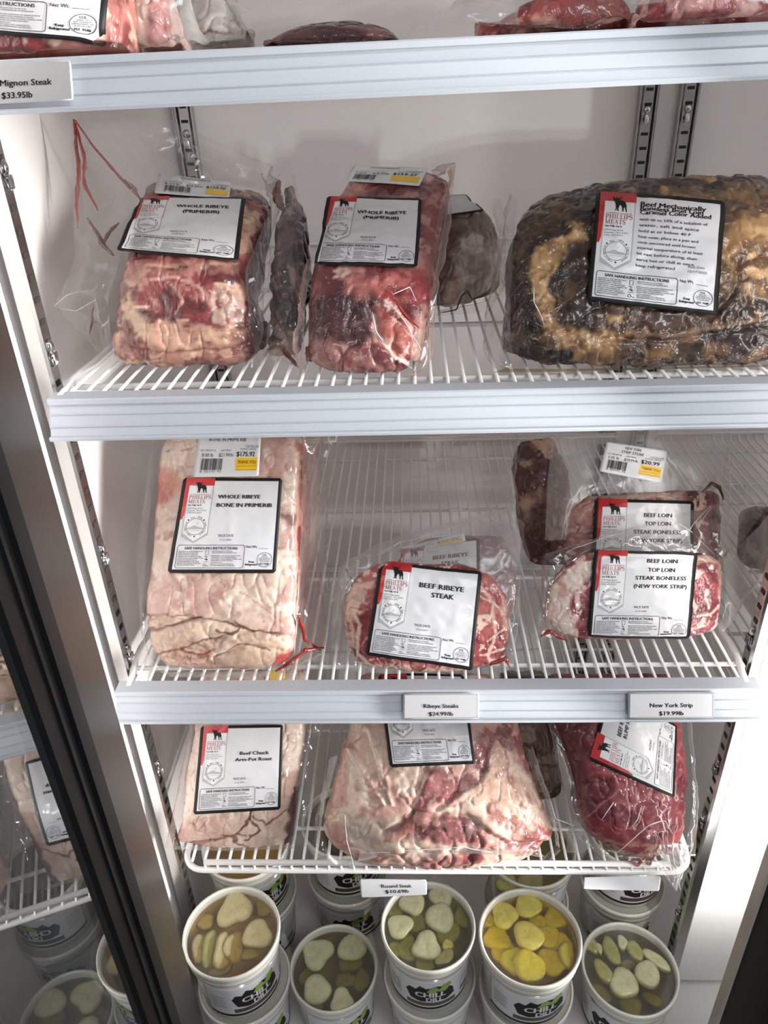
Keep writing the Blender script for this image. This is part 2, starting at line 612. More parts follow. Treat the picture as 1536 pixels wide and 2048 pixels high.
def clip_to_grid(polys, n=40):
    """cut polygons along the label's own grid so that print follows every curve of the sheet"""
    V, F = [], []
    for P in polys:
        P = [(float(p[0]), float(p[1])) for p in P]
        i0, i1 = int(math.floor(min(p[0] for p in P) * n)), int(math.ceil(max(p[0] for p in P) * n))
        for i in range(i0, i1):
            C = _half(_half(P, 0, i / n, False), 0, (i + 1) / n, True)
            if len(C) < 3:
                continue
            j0, j1 = int(math.floor(min(p[1] for p in C) * n)), int(math.ceil(max(p[1] for p in C) * n))
            for j in range(j0, j1):
                D = _half(_half(C, 1, j / n, False), 1, (j + 1) / n, True)
                if len(D) >= 3:
                    F.append(tuple(range(len(V), len(V) + len(D))))
                    V += D
    return V, F


class Art:
    """flat artwork in label coordinates: u to the right, v down, both 0..1; asp = width / height"""

    def __init__(self, asp=1.0):
        self.asp = asp
        self.P = []

    def raw(self, V, F, mat, layer):
        self.P.append((np.asarray(V, float), F, mat, layer))

    def rect(self, u0, v0, u1, v1, mat, layer=2, n=1, m=1):
        k = np.arange(41) / 40.0
        us = np.r_[u0, k[(k > u0 + 1e-6) & (k < u1 - 1e-6)], u1]
        vs = np.r_[v0, k[(k > v0 + 1e-6) & (k < v1 - 1e-6)], v1]
        U, W = np.meshgrid(us, vs)
        n, m = len(us) - 1, len(vs) - 1
        F = [(j * (n + 1) + i, j * (n + 1) + i + 1, (j + 1) * (n + 1) + i + 1, (j + 1) * (n + 1) + i) for j in range(m) for i in range(n)]
        self.raw(np.stack([U.ravel(), W.ravel()], 1), F, mat, layer)

    def poly(self, pts, mat, layer=2):
        tri = tessellate_polygon([[Vector((p[0], p[1], 0)) for p in pts]])
        V, F = clip_to_grid([[pts[i] for i in t] for t in tri])
        self.raw(V, F, mat, layer)

    def line(self, pts, wd, mat, layer=3):
        V, F = strip(np.asarray(pts, float) * (self.asp, 1), wd)
        V = V / (self.asp, 1)
        self.raw(*clip_to_grid([[V[i] for i in f] for f in F]), mat, layer)

    def ring(self, u, v, r, wd, mat, layer=3, n=48):
        a = np.linspace(0, 2 * np.pi, n + 1)
        self.line(np.stack([u + r / self.asp * np.cos(a), v + r * np.sin(a)], 1), wd, mat, layer)

    def disc(self, u, v, r, mat, layer=3, n=20):
        a = np.linspace(0, 2 * np.pi, n, endpoint=False)
        self.raw(np.stack([u + r / self.asp * np.cos(a), v + r * np.sin(a)], 1), [tuple(range(n))], mat, layer)

    def text(self, s, u, v, h, mat=BLACK, align='c', bold=0.0, width=None, layer=4, rot=0.0, sx=1.0):
        """v is the baseline; h the height of a capital in label heights; width squeezes or stretches the line"""
        V, F = text_mesh(s, 0.0)
        if not len(V):
            return
        V = V - (V[:, 0].min(), 0)
        if bold > 0:
            # heavier strokes: the letters printed again a hair to each side
            n = len(V)
            F = [tuple(i + k * n for i in f) for k in range(3) for f in F]
            V = np.concatenate([V, V + (bold * 1.5, bold * .6), V + (bold * 3.0, 0)])
        wd = V[:, 0].max() + 1e-9
        k = h / 0.70
        kx = k / self.asp * sx
        if width is not None:
            kx = width / wd
        X = V[:, 0] * kx
        Y = -V[:, 1] * k
        X = X - {'l': 0, 'c': wd * kx / 2, 'r': wd * kx}[align]
        if rot:
            c, s_ = math.cos(rot), math.sin(rot)
            X, Y = (X * self.asp * c - Y * s_) / self.asp, X * self.asp * s_ + Y * c
        V = np.stack([u + X, v + Y], 1)
        if h >= .024:
            V, F = clip_to_grid([[V[i] for i in f] for f in F])
        self.raw(V, F, mat, layer)

    def arc_text(self, s, u, v, r, a0, a1, h, mat=INK, layer=4):
        """letters set round a circle, from angle a0 to a1 (degrees, clockwise from the top)"""
        n = len(s)
        for i, ch in enumerate(s):
            if ch == ' ':
                continue
            a = math.radians(a0 + (a1 - a0) * (i + .5) / n)
            self.text(ch, u + math.sin(a) * r / self.asp, v - math.cos(a) * r, h, mat, 'c', 0.02, None, layer, a)

    def serif(self, s, u0, v, h, width, mat=DRED, layer=4):
        tot = sum(SERIF[c][0] for c in s)
        k = width / tot
        x = u0
        for c in s:
            for V, F in SERIF[c][1]:
                self.raw(np.stack([x + V[:, 0] * k, v - V[:, 1] * h], 1), F, mat, layer)
            x += SERIF[c][0] * k


LEFTTEXT = ['THIS PRODUCT WAS PREPARED FROM', 'INSPECTED AND PASSED MEAT', 'AND/OR POULTRY. SOME FOOD', 'PRODUCTS MAY CONTAIN BACTERIA', 'THAT COULD CAUSE ILLNESS IF THE', 'PRODUCT IS MISHANDLED OR',
            'COOKED IMPROPERLY. FOR YOUR', 'PROTECTION, FOLLOW THESE SAFE', 'HANDLING INSTRUCTIONS.']
RIGHTTEXT = [('KEEP REFRIGERATED OR FROZEN.', .790), ('THAW IN REFRIGERATOR OR MICROWAVE.', .806), ('KEEP RAW MEAT AND POULTRY SEPARATE FROM', .836), ('OTHER FOODS. WASH WORKING SURFACES', .852),
             ('(INCLUDING CUTTING BOARDS), UTENSILS, AND', .868), ('HANDS AFTER TOUCHING RAW MEAT.', .884), ('COOK THOROUGHLY.', .902), ('KEEP HOT FOODS HOT. REFRIGERATE', .917), ('LEFTOVERS IMMEDIATELY OR DISCARD.', .932)]


def meat_label_art(title, date='12 22 2025', body=None):
    A = Art(1.0)
    A.rect(.036, .034, .964, .964, WHITE, 1, 37, 37)
    A.rect(.036, .0, .325, .088, RED, 2, 12, 4)
    A.poly([(.036, .085), (.078, .085), (.068, .40), (.054, .46), (.036, .46)], RED, 2)
    # logo panel with its soft shadow
    A.poly([(.075, .09), (.322, .09), (.322, .62), (.20, .705), (.070, .64)], GREY, 2)
    A.poly([(.078, .088), (.312, .088), (.312, .60), (.195, .685), (.078, .60)], PANEL, 3)
    b = np.array(BULL)
    A.poly(np.stack([.192 + b[:, 0] * .105, .172 - b[:, 1] * .142], 1), BLACK, 5)
    A.rect(.092, .186, .300, .190, DRED, 4, 4, 1)
    A.serif('PHILLIPS', .088, .238, .040, .218)
    A.serif('MEATS', .088, .286, .040, .165)
    A.text('Live Fully, Eat It', .090, .314, .017, BLACK, 'l', .03, .135)
    for s, v in (('5790 Ridge Road', .348), ('Zanesville, Ohio 43701', .371), ('(740) 453-3337', .394)):
        A.text(s, .086, v, .014, INK, 'l', 0, .19 if 'Z' in s else .15)
    cu, cv, r = .195, .535, .085
    A.ring(cu, cv, r, .004, INK, 4)
    A.poly([(cu - .083, cv + .02), (cu - .05, cv + .005), (cu - .01, cv - .012), (cu + .03, cv + .004), (cu + .083, cv + .012), (cu + .082, cv + .028), (cu - .082, cv + .028)], GREY, 4)
    A.rect(cu - .078, cv + .04, cu + .078, cv + .046, LGREY, 4, 3, 1)
    A.poly([(cu + .0, cv - .012), (cu + .022, cv - .03), (cu + .018, cv - .055), (cu + .010, cv - .03)], LGREY, 4)
    A.arc_text('Est. 1974', cu, cv, r + .008, -32, 32, .017)
    A.arc_text('Family Owned', cu, cv, r + .008, 62, 150, .014)
    A.arc_text('Family Operated', cu, cv, r + .008, 195, 300, .014)
    for a in (-48, 48, 178):
        A.disc(cu + math.sin(math.radians(a)) * .102, cv - math.cos(math.radians(a)) * .102, .0085, INK, 4, 8)
    # product name
    if body is None:
        for s, u, v, h, wd in title:
            A.text(s, u, v, h, BLACK, 'c', .022, wd)
        A.text('PACK DATE', .50, .640, .026, INK, 'c', .005, .145)
        A.text(date, .50, .678, .017, INK, 'c', .0, .11)
    else:
        for s, u, v, h, wd in title:
            A.text(s, u, v, h, BLACK, 'l', .02, wd)
        for k, (s, wd) in enumerate(body):
            A.text(s, .36, .235 + k * .052, .024, INK, 'l', 0.01, wd)
        A.text('Pack Date', .76, .62, .020, INK, 'l', 0, .12)
        A.text(date, .76, .66, .020, INK, 'l', 0, .14)
    # safe handling box
    u0, v0, u1, v1, q = .058, .725, .690, .950, .022
    pts = []
    for cx, cy, a0 in ((u1 - q, v0 + q, -90), (u1 - q, v1 - q, 0), (u0 + q, v1 - q, 90), (u0 + q, v0 + q, 180)):
        pts += [(cx + q * math.cos(math.radians(a)), cy + q * math.sin(math.radians(a))) for a in np.linspace(a0, a0 + 90, 5)]
    pts.append(pts[0])
    A.line(pts, .005, INK, 4)
    A.text('SAFE HANDLING INSTRUCTIONS', .375, .768, .026, BLACK, 'c', .02, .50)
    for k, s in enumerate(LEFTTEXT):
        A.text(s, .072, .793 + .0168 * k, .0098, BLACK, 'l', .01, .235 * min(1.0, len(s) / 31))
    for s, v in RIGHTTEXT:
        A.text(s, .385, v, .0095, BLACK, 'l', .01, .285 * min(1.0, len(s) / 41))
    A.line([(.325, .780), (.355, .780), (.352, .822), (.328, .822), (.325, .780)], .004, INK, 4)
    A.line([(.322, .838), (.335, .832), (.344, .842), (.335, .856), (.325, .866), (.350, .866)], .006, INK, 4)
    A.disc(.345, .868, .009, INK, 4, 8)
    A.line([(.318, .893), (.345, .889), (.362, .884)], .003, INK, 4)
    A.ring(.330, .922, .012, .004, INK, 4, 14)
    A.line([(.342, .925), (.372, .932)], .004, INK, 4)
    A.text('Net Wt.', .705, .752, .026, INK, 'l', .012, .105)
    A.line([(.825, .757), (.915, .759)], .003, INK, 4)
    A.text('Keep', .765, .898, .019, BLACK, 'c', .04, .05)
    A.text('Refrigerated', .765, .925, .019, BLACK, 'c', .04, .11)
    A.ring(.885, .868, .070, .004, INK, 4)
    A.text('U.S.', .885, .830, .018, INK, 'c', .02)
    for k, (s, wd) in enumerate((('INSPECTED', .06), ('AND PASSED BY', .10), ('DEPARTMENT OF', .11), ('AGRICULTURE', .085))):
        A.text(s, .885, .846 + .0145 * k, .0085, INK, 'c', .01, wd)
    A.text('EST. 9188', .885, .918, .016, BLACK, 'c', .03, .085)
    return A


PANEL = 11
M_LOGOPANEL = plain('label_bright_white', (220, 220, 221), 0.35, coat=0.25)
PRINT.append(M_LOGOPANEL)


def price_sticker_art(name, wt, unit, price, date='12/22/25', thanks=True):
    A = Art(1.65)
    for k, s in enumerate(name):
        A.text(s, .47, .16 + .13 * k, .085, BLACK, 'c', .0, min(.6, .034 * len(s)))
    A.text(date, .97, .31, .06, INK, 'r', 0, .2)
    A.text('NET WEIGHT LB', .07, .40, .045, INK, 'l', 0, .23)
    A.text('UNIT PRICE', .38, .40, .045, INK, 'l', 0, .16)
    A.text('TOTAL PRICE', .68, .37, .045, INK, 'l', 0, .25)
    A.text(wt, .10, .53, .085, BLACK, 'l', 0, .17)
    A.text(unit, .36, .53, .085, BLACK, 'l', 0, .22)
    A.text(price, .63, .52, .115, BLACK, 'l', .015, .29)
    rnd = random.Random(3)
    u = .10
    while u < .42:
        wd = rnd.choice((.004, .006, .010))
        A.rect(u, .57, u + wd, .84, BLACK, 3)
        u += wd + rnd.choice((.004, .006, .009))
    A.text('8  02175  92', .10, .90, .05, INK, 'l', 0, .32)
    A.rect(.63, .55, .965, .86, YEL, 2, 6, 4)
    if thanks:
        A.text('THANK YOU', .80, .70, .085, ORANGE, 'c', .01, .29)
        A.rect(.64, .75, .955, .76, ORANGE, 3)
        A.rect(.64, .835, .955, .845, ORANGE, 3)
    return A


def homography(px):
    src = [(0, 0), (1, 0), (1, 1), (0, 1)]
    A, b = [], []
    for (u, v), (x, y) in zip(src, px):
        A.append([u, v, 1, 0, 0, 0, -u * x, -v * x]); b.append(x)
        A.append([0, 0, 0, u, v, 1, -u * y, -v * y]); b.append(y)
    h = np.linalg.solve(np.array(A, float), np.array(b, float))
    return np.append(h, 1).reshape(3, 3)


class Patch:
    """a curved rectangle lying on a package: a G x G grid of points found on the package's smooth surface"""

    def __init__(self, corners, bvh=None, depth=None, G=40, lift=0.0012, wrinkle=0.0006, seed=1, wfreq=55.0, smooth=6):
        H = homography(corners)
        g = np.linspace(0, 1, G + 1)
        U, V = np.meshgrid(g, g)
        q = np.stack([U.ravel(), V.ravel(), np.ones(U.size)]).T @ H.T
        q = q[:, :2] / q[:, 2:]
        D = np.stack([ray(x, y) for x, y in q])
        t = np.full(len(q), np.nan)
        if bvh is not None:
            for i in range(len(q)):
                d = Vector(D[i]).normalized()
                hit = bvh.ray_cast(Vector(CAM), d)
                if hit[0] is not None:
                    t[i] = hit[3] / np.linalg.norm(D[i])
        else:
            Y = np.array([depth[0], depth[1], depth[2], depth[3]], float)
            Yg = (Y[0] * (1 - U) + Y[1] * U) * (1 - V) + (Y[3] * (1 - U) + Y[2] * U) * V
            t = (Yg.ravel() - CAM[1]) / D[:, 1]
        ok = ~np.isnan(t)
        if not ok.all():
            B = np.stack([U.ravel(), V.ravel(), U.ravel() * V.ravel(), np.ones(U.size)], 1)
            co = np.linalg.lstsq(B[ok], t[ok], rcond=None)[0]
            t[~ok] = (B @ co)[~ok]
        T = t.reshape(G + 1, G + 1)
        for _ in range(smooth):
            Tp = np.pad(T, 1, mode='reflect', reflect_type='odd')
            T = (Tp[:-2, 1:-1] + Tp[2:, 1:-1] + Tp[1:-1, :-2] + Tp[1:-1, 2:] + 2 * T) / 6
        X = CAM + D * T.ravel()[:, None]
        X = X.reshape(G + 1, G + 1, 3)
        N = np.cross(np.gradient(X, axis=1), np.gradient(X, axis=0))
        N /= np.linalg.norm(N, axis=2)[..., None] + 1e-12
        s = np.sign(np.sum(N * (CAM - X), axis=2))[..., None]
        N = N * s
        W = fbm(X.reshape(-1, 3), wfreq, 2, seed)
        W = (1 - np.abs(W) * 2.2) * 0.6 + fbm(X.reshape(-1, 3), wfreq * .5, 1, seed + 9) * 0.8
        X = X + N * (lift + wrinkle * (1 + W.reshape(G + 1, G + 1)))[..., None]
        self.X, self.N, self.G = X, N, G

    def ev(self, uv, lift):
        G = self.G
        p = np.clip(uv, -0.02, 1.02) * G
        i = np.clip(np.floor(p).astype(int), 0, G - 1)
        f = p - i

        def bl(A):
            a, b = A[i[:, 1], i[:, 0]], A[i[:, 1], i[:, 0] + 1]
            c, d = A[i[:, 1] + 1, i[:, 0]], A[i[:, 1] + 1, i[:, 0] + 1]
            fx, fy = f[:, :1], f[:, 1:]
            return (a * (1 - fx) + b * fx) * (1 - fy) + (c * (1 - fx) + d * fx) * fy
        return bl(self.X) + bl(self.N) * lift


def build_print(name, parent, art, patch, base=BLACK, thick=0.0004, step=0.00013, corner=0.02):
    """the sheet itself (base colour, with a thickness) and everything printed on it, as one mesh"""
    G = patch.G
    g = np.linspace(0, 1, G + 1)
    U, V = np.meshgrid(g, g)
    uv = np.stack([U.ravel(), V.ravel()], 1)
    for cx in (0, 1):
        for cy in (0, 1):
            j = cy * G * (G + 1) + cx * G
            uv[j] = (abs(cx - corner * .6), abs(cy - corner * .6))
    top = patch.ev(uv, 0.0)
    bot = patch.ev(uv, -thick)
    n = (G + 1) ** 2
    Vs, Fs, Ms = [top, bot], [], []
    for j in range(G):
        for i in range(G):
            a = j * (G + 1) + i
            Fs.append((a, a + 1, a + G + 2, a + G + 1))
            Fs.append((n + a, n + a + G + 1, n + a + G + 2, n + a + 1))
    rim = [i for i in range(G)] + [(i + 1) * (G + 1) - 1 for i in range(G)] + [G * (G + 1) + G - i for i in range(G)] + [(G - i) * (G + 1) for i in range(G)]
    for k in range(len(rim)):
        a, b = rim[k], rim[(k + 1) % len(rim)]
        Fs.append((a, n + a, n + b, b))
    Ms = [base] * len(Fs)
    off = 2 * n
    for V2, F2, m, L in art.P:
        Vs.append(patch.ev(V2, L * step))
        Fs += [tuple(off + i for i in f) for f in F2]
        Ms += [m] * len(F2)
        off += len(V2)
    return link(name, np.concatenate(Vs), Fs, PRINT, parent, Ms, smooth=True)
# ------------------------------------------------------------------ the cooler itself
Z1L, Z1R = at(150, 112, 0.0)[2], at(1536, 43, 0.0)[2]
Z2, Z3, Z4, ZF = 0.3627, 0.0, -0.2962, -0.69
XL, XR2, YB, ZT = -0.394, 1.25, 0.70, 1.05


def structure(name, mb, mat, smooth=False):
    return props(mb.build(name, mat, None, smooth), kind='structure')


structure('wall_back', MB().box((XL - .03, YB, ZF - .02), (XR2, YB + .03, ZT)), M_WALL)
structure('wall_left', MB().box((XL - .03, -.10, ZF - .02), (XL, YB, ZT)), M_WALL)
structure('wall_right', MB().box((XR2, -.055, ZF - .02), (XR2 + .03, YB + .03, ZT)), M_WALL)
structure('floor', MB().box((XL - .03, -.16, ZF - .03), (XR2, YB, ZF)), M_FLOOR)
structure('ceiling', MB().box((XL - .03, -.055, ZT), (XR2 + .03, YB + .03, ZT + .03)), M_WALL)
structure('floor_store', MB().box((-2.6, -4.2, -1.0), (2.6, -.17, -.97)), M_STORE)

# front of the frame: a white post cover beside the right post, the dark metal mullion before it with a grey edge
structure('trim_1', MB().box((.3785, .046, -.667), (.47, .062, ZT), bev=.002), M_PANEL)
structure('trim_2', MB().box((.3665, -.112, ZF), (.3705, -.096, ZT)), M_GREYMETAL)
structure('trim_3', MB().box((.3705, -.114, ZF), (.4425, -.098, ZT), bev=.003), M_BRONZE)
M_CARDF = M_CARD


def slotted_post(loc, axis, label, zs, z0=ZF, z1=ZT, clips=()):
    """upright shelf standard: a steel channel with dark slots; axis = direction its slotted face looks"""
    t = empty('slotted_shelf_post', (loc[0], loc[1], z0), label, 'shelf post', 'slotted shelf posts of the cooler')
    x, y = loc
    ch, sl = MB(), MB()
    if axis == 'y':
        ch.box((x - .009, y, z0), (x + .009, y + .012, z1), bev=.0015)
        ch.box((x + .011, y - .003, z0), (x + .0145, y + .012, z1), bev=.001)
        ch.box((x - .0145, y - .003, z0), (x - .011, y + .012, z1), bev=.001)
        for z in zs:
            sl.box((x - .0055, y - .0006, z), (x + .0055, y + .002, z + .0045))
    else:
        s = 1 if axis == '+x' else -1
        a, b = sorted((x, x - s * .014))
        ch.box((a, y, z0), (b, y + .020, z1), bev=.0012)
        a, b = sorted((x + s * .004, x - s * .014))
        ch.box((a, y - .008, z0), (b, y - .001, z1), bev=.0025)
        a, b = sorted((x + s * .0006, x - s * .003))
        for z in zs:
            sl.box((a, y + .006, z), (b, y + .0145, z + .0055))
    ch.build('channel', M_STEEL, t)
    sl.build('slots', M_SLOT, t)
    for cz in clips:
        c = MB()
        if axis == 'y':
            c.lathe([(0, .004), (.003, .0035), (.0055, .002), (.0062, 0), (0, 0)], (0, 0, 0), 16)
            V = np.concatenate(c.V)
            c2 = MB().add(np.stack([V[:, 0] + x, y - V[:, 2] * 1.3, V[:, 1] + cz], 1), c.F)
            c2.box((x - .004, y - .004, cz - .020), (x + .004, y, cz - .006), bev=.001)
        else:
            s = 1 if axis == '+x' else -1
            c.lathe([(0, .004), (.003, .0035), (.0050, .002), (.0058, 0), (0, 0)], (0, 0, 0), 16)
            V = np.concatenate(c.V)
            c2 = MB().add(np.stack([x + s * V[:, 2] * 1.2, y + .010 + V[:, 0] * .9, V[:, 1] * 1.3 + cz], 1), c.F)
            a, b = sorted((x, x + s * .005))
            c2.box((a, y + .005, cz - .018), (b, y + .015, cz - .006), bev=.001)
        c2.build('clip', M_CHROME, t, True)
    return t


_zs = np.arange(ZF + .02, ZT - .02, .0205)
slotted_post((-.372, .050), '+x', 'slotted steel shelf post at the front of the left white wall', _zs, clips=(.555, .395, .160, .015, -.185))
slotted_post((.376, .050), '-x', 'slotted steel shelf post at the right front beside the bright white mullion', _zs, clips=(.035, -.185, -.292, -.50))
slotted_post((-.372, YB - .013), 'y', 'slotted shelf post on the back wall behind the far left roast', _zs, clips=(.545,))
slotted_post((.352, YB - .013), 'y', 'left slotted post of the pair on the back wall above the marinated beef', _zs, clips=(.555,))
slotted_post((.414, YB - .013), 'y', 'right slotted post of the pair on the back wall above the marinated beef', _zs, clips=(.555,))

RAIL = [(.020, .0), (.0015, .0), (.0, -.0012), (.0, -.0052), (.0022, -.0060), (.0030, -.0075), (-.0008, -.0140), (-.0026, -.0146), (-.0016, -.0158), (-.0055, -.0245), (-.0072, -.0250), (-.0062, -.0263),
        (-.0100, -.0325), (-.0138, -.0325), (-.0148, -.0338), (-.0140, -.0362), (-.0085, -.0362), (.0050, -.0085), (.0060, -.0030), (.020, -.0030)]


def wire_shelf(name, label, x0, x1, z, rail=None, spacing=.0155, y0=.012, y1=.665, front='rail', dz=None):
    """white wire shelf: deck of rods running front to back on cross rods, side rods, an upturned back rail, a price rail in front"""
    t = empty(name, ((x0 + x1) / 2, y0, z), label, 'shelf', 'white wire cooler shelves')
    zz = (lambda x: z + (dz * (x - x0) / (x1 - x0) if dz else 0))
    d = MB()
    n = int((x1 - x0 - .03) / spacing)
    xs = x0 + .018 + (x1 - x0 - .036) * np.arange(n + 1) / n
    for x in xs:
        h = zz(x) - .0019
        if front == 'rail':
            d.tube([(x, y0 - .004, h), (x, y1 - .010, h), (x, y1 - .003, h + .003), (x, y1, h + .012)], .0018, 6)
        else:
            d.tube([(x, y0 + .004, h), (x, y1 - .010, h), (x, y1 - .003, h + .003), (x, y1, h + .012)], .0020, 6)
    d.build('wire_deck', M_WIRE, t, True)
    c = MB()
    for y in (.05, .235, .43, .62):
        c.tube([(x0 + .006, y, zz(x0) - .0066), (x1 - .006, y, zz(x1) - .0066)], .0029, 8)
    c.build('cross_rods', M_WIRE, t, True)
    for s, x in ((1, x0), (-1, x1)):
        k = MB()
        h = zz(x) - .003
        if front == 'rail':
            k.tube([(x + s * .012, y0, h), (x + s * .010, y0 + .02, h), (x + s * .004, y0 + .05, h - .001), (x + s * .004, y0 + .075, h - .001), (x + s * .008, y0 + .10, h), (x + s * .008, y1 - .02, h), (x + s * .008, y1, h + .006)], .0042, 10)
        else:
            k.tube([(x + s * .004, y0 + .03, h - .008), (x + s * .004, y1, h - .004)], .0036, 10)
        k.build('side_rod', M_WIRE, t, True)
    if front == 'rail':
        for s, x in ((1, x0), (-1, x1)):
            k = MB()
            h = zz(x)
            a, e = sorted((x + s * .0005, x + s * .0032))
            k.add([(a, .075, h - .030), (e, .075, h - .030), (e, .045, h - .012), (a, .045, h - .012), (a, .045, h - .005), (e, .045, h - .005), (e, y1 - .03, h - .005), (a, y1 - .03, h - .005), (a, y1 - .03, h - .045), (e, y1 - .03, h - .045)],
                  [(0, 1, 9, 8), (2, 1, 0, 3), (3, 4, 5, 2), (4, 7, 6, 5), (7, 8, 9, 6), (0, 8, 7, 4), (0, 4, 3), (1, 5, 6), (1, 6, 9), (1, 2, 5)])
            k.build('side_bracket', M_WIRE, t)
    b = MB()
    b.tube([(x0 + .006, y1, zz(x0) + .012), (x1 - .006, y1, zz(x1) + .012)], .0026, 8)
    b.box((x0 + .01, y1 + .0035, z - .004), (x1 - .01, y1 + .0060, z + .017))
    b.build('back_rail', M_WIRE, t, False)
    if front == 'rail':
        r = MB()
        a, e = rail
        P = np.array(RAIL)
        for xx in (a, e):
            pass
        V = [(a, y, zz(a) + q) for y, q in RAIL] + [(e, y, zz(e) + q) for y, q in RAIL]
        K = len(RAIL)
        F = [(k, (k + 1) % K, K + (k + 1) % K, K + k) for k in range(K)]
        for tri in tessellate_polygon([[Vector((0, y, q)) for y, q in RAIL]]):
            F.append(tuple(tri))
            F.append(tuple(K + i for i in tri)[::-1])
        r.add(V, F)
        o = r.build('price_rail', M_RAIL, t)
        o['label'] = 'pale grey plastic price rail along the shelf front'
    else:
        # bare front: an upper rod, a lower rod with round corners, and the deck wires bent down between them
        f = MB()
        R = .028
        pts = [(x0 + .004, y0 + .12, z - .010)]
        pts += [(x0 + .004 + R - R * math.cos(a), y0 + R - R * math.sin(a), z - .014) for a in np.linspace(0, math.pi / 2, 8)]
        pts += [(x1 - .004 - R + R * math.sin(a), y0 + R - R * math.cos(a), z - .014) for a in np.linspace(0, math.pi / 2, 8)]
        pts += [(x1 - .004, y0 + .12, z - .010)]
        f.tube(pts, .0042, 10)
        f.tube([(x0 + .034, y0 + .004, z - .0035), (x1 - .034, y0 + .004, z - .0035)], .0040, 10)
        for x in xs[1:-1]:
            f.tube([(x, y0 + .004, z - .003), (x + .0008, y0 + .0005, z - .008), (x + .001, y0 - .001, z - .014)], .0019, 6)
        f.build('front_rod', M_WIRE, t, True)
    return t


DX1 = (Z1R - Z1L) / (at(1536, 43, 0)[0] - at(150, 112, 0)[0])
_z1 = Z1L + DX1 * (-.37 - at(150, 112, 0)[0])
wire_shelf('wire_shelf', 'topmost wire shelf, its pale rail carrying the Mignon Steak tag', -.372, .372, _z1, (-.372, .40), dz=DX1 * .744)
wire_shelf('wire_shelf', 'wire shelf with a bare pale rail below the whole ribeyes', -.362, .378, Z2, (-.3575, .382))
wire_shelf('wire_shelf', 'wire shelf with the ribeye and New York strip price tags on its rail', -.370, .370, Z3, (-.371, .370))
wire_shelf('wire_shelf', 'lowest wire shelf with a bare rounded front, above the pickle tubs', -.343, .345, Z4, None, y0=-.010, front='bare', spacing=.0165)
wire_shelf('wire_shelf', 'wire shelf of the next cooler bay, seen past the right post', .430, 1.15, Z3 + .004, (.432, 1.15))
wire_shelf('wire_shelf', 'lower wire shelf of the next cooler bay, its side rod ending at the right post', .405, 1.15, -.105, (.43, 1.15), y0=.03)


# ------------------------------------------------------------------ price tags
def price_tag(label, corners, depth, lines, frame=True, face=LGREY, side=.0015, base=None):
    o = empty('price_tag', at((corners[0][0] + corners[2][0]) / 2, (corners[0][1] + corners[2][1]) / 2, depth[2]), label, 'price tag', 'shelf price tags')
    A = Art(1.9)
    A.rect(.015, .03, .985, .97, face, 1, 8, 4)
    if frame:
        A.line([(.02, .04), (.98, .04), (.98, .95), (.02, .95), (.02, .04)], .012, INK, 2)
    for s, u, v, h, wd in lines:
        A.text(s, u, v, h, BLACK, 'c', .016, wd)
    p = Patch(corners, None, depth, 8, 0.0008, 0.0, smooth=0)
    build_print('card', o, A, p, LGREY if base is None else base, .0008)
    return o


# rail face: from the rail nose to its foot the plastic leans forward by 14 mm
def railY(z, top):
    return np.interp(top - z, [0, .006, .0145, .036], [0, -.002, -.0035, -.0158]) - .0022


def tag_on_rail(label, corners, lines, top, **kw):
    dep = []
    for x, y in corners:
        Y = -.006
        for _ in range(6):
            Y = railY(at(x, y, Y)[2], top)
        dep.append(Y)
    return price_tag(label, corners, dep, lines, **kw)


tag_on_rail('white price tag reading Ribeye Steaks on the third shelf rail', [(806, 1387), (958, 1386), (958, 1437), (806, 1438)],
            [('Ribeye Steaks', .50, .56, .155, .46), ('$24.99/lb', .50, .87, .155, .32)], Z3)
tag_on_rail('white price tag reading New York Strip at the right of the third shelf rail', [(1256, 1385), (1428, 1384), (1428, 1436), (1256, 1437)],
            [('New York Strip', .50, .56, .155, .50), ('$19.99lb', .50, .87, .155, .285)], Z3, face=WHITE)
tag_on_rail('price tag reading Mignon Steak at the left of the topmost rail', [(-60, 127), (142, 121), (148, 201), (-58, 210)],
            [('Filet Mignon Steak', .45, .60, .15, .70), ('$33.95lb', .45, .90, .15, .30)], Z1L + .003, face=GREY, frame=False)
price_tag('white price tag reading Round Steak hanging under the lowest shelf front', [(719, 1757), (853, 1759), (854, 1789), (722, 1795)], [-.020, -.020, -.030, -.030],
          [('Round Steak', .50, .48, .20, .46), ('$10.69lb', .50, .80, .20, .36)], face=WHITE, frame=False)
price_tag('blank grey tag holder hanging under the lowest shelf front at the right', [(1168, 1754), (1322, 1752), (1318, 1782), (1166, 1778)], [-.020, -.020, -.030, -.030],
          [], face=LGREY, frame=False, base=WHITE)
# ------------------------------------------------------------------ vacuum-packed meat
def catmull(P, t):
    P = np.asarray(P, float)
    n = len(P)
    d = np.r_[0, np.cumsum(np.linalg.norm(np.diff(P[:, :3], axis=0), axis=1))]
    d /= d[-1]
    M = np.zeros_like(P)
    for k in range(n):
        a, b = max(k - 1, 0), min(k + 1, n - 1)
        M[k] = (P[b] - P[a]) / (d[b] - d[a] + 1e-9)
    k = np.clip(np.searchsorted(d, t, side='right') - 1, 0, n - 2)
    h = (d[k + 1] - d[k])[:, None]
    s = ((t - d[k]) / (d[k + 1] - d[k]))[:, None]
    return (2 * s ** 3 - 3 * s ** 2 + 1) * P[k] + (s ** 3 - 2 * s ** 2 + s) * h * M[k] + (-2 * s ** 3 + 3 * s ** 2) * P[k + 1] + (s ** 3 - s ** 2) * h * M[k + 1]


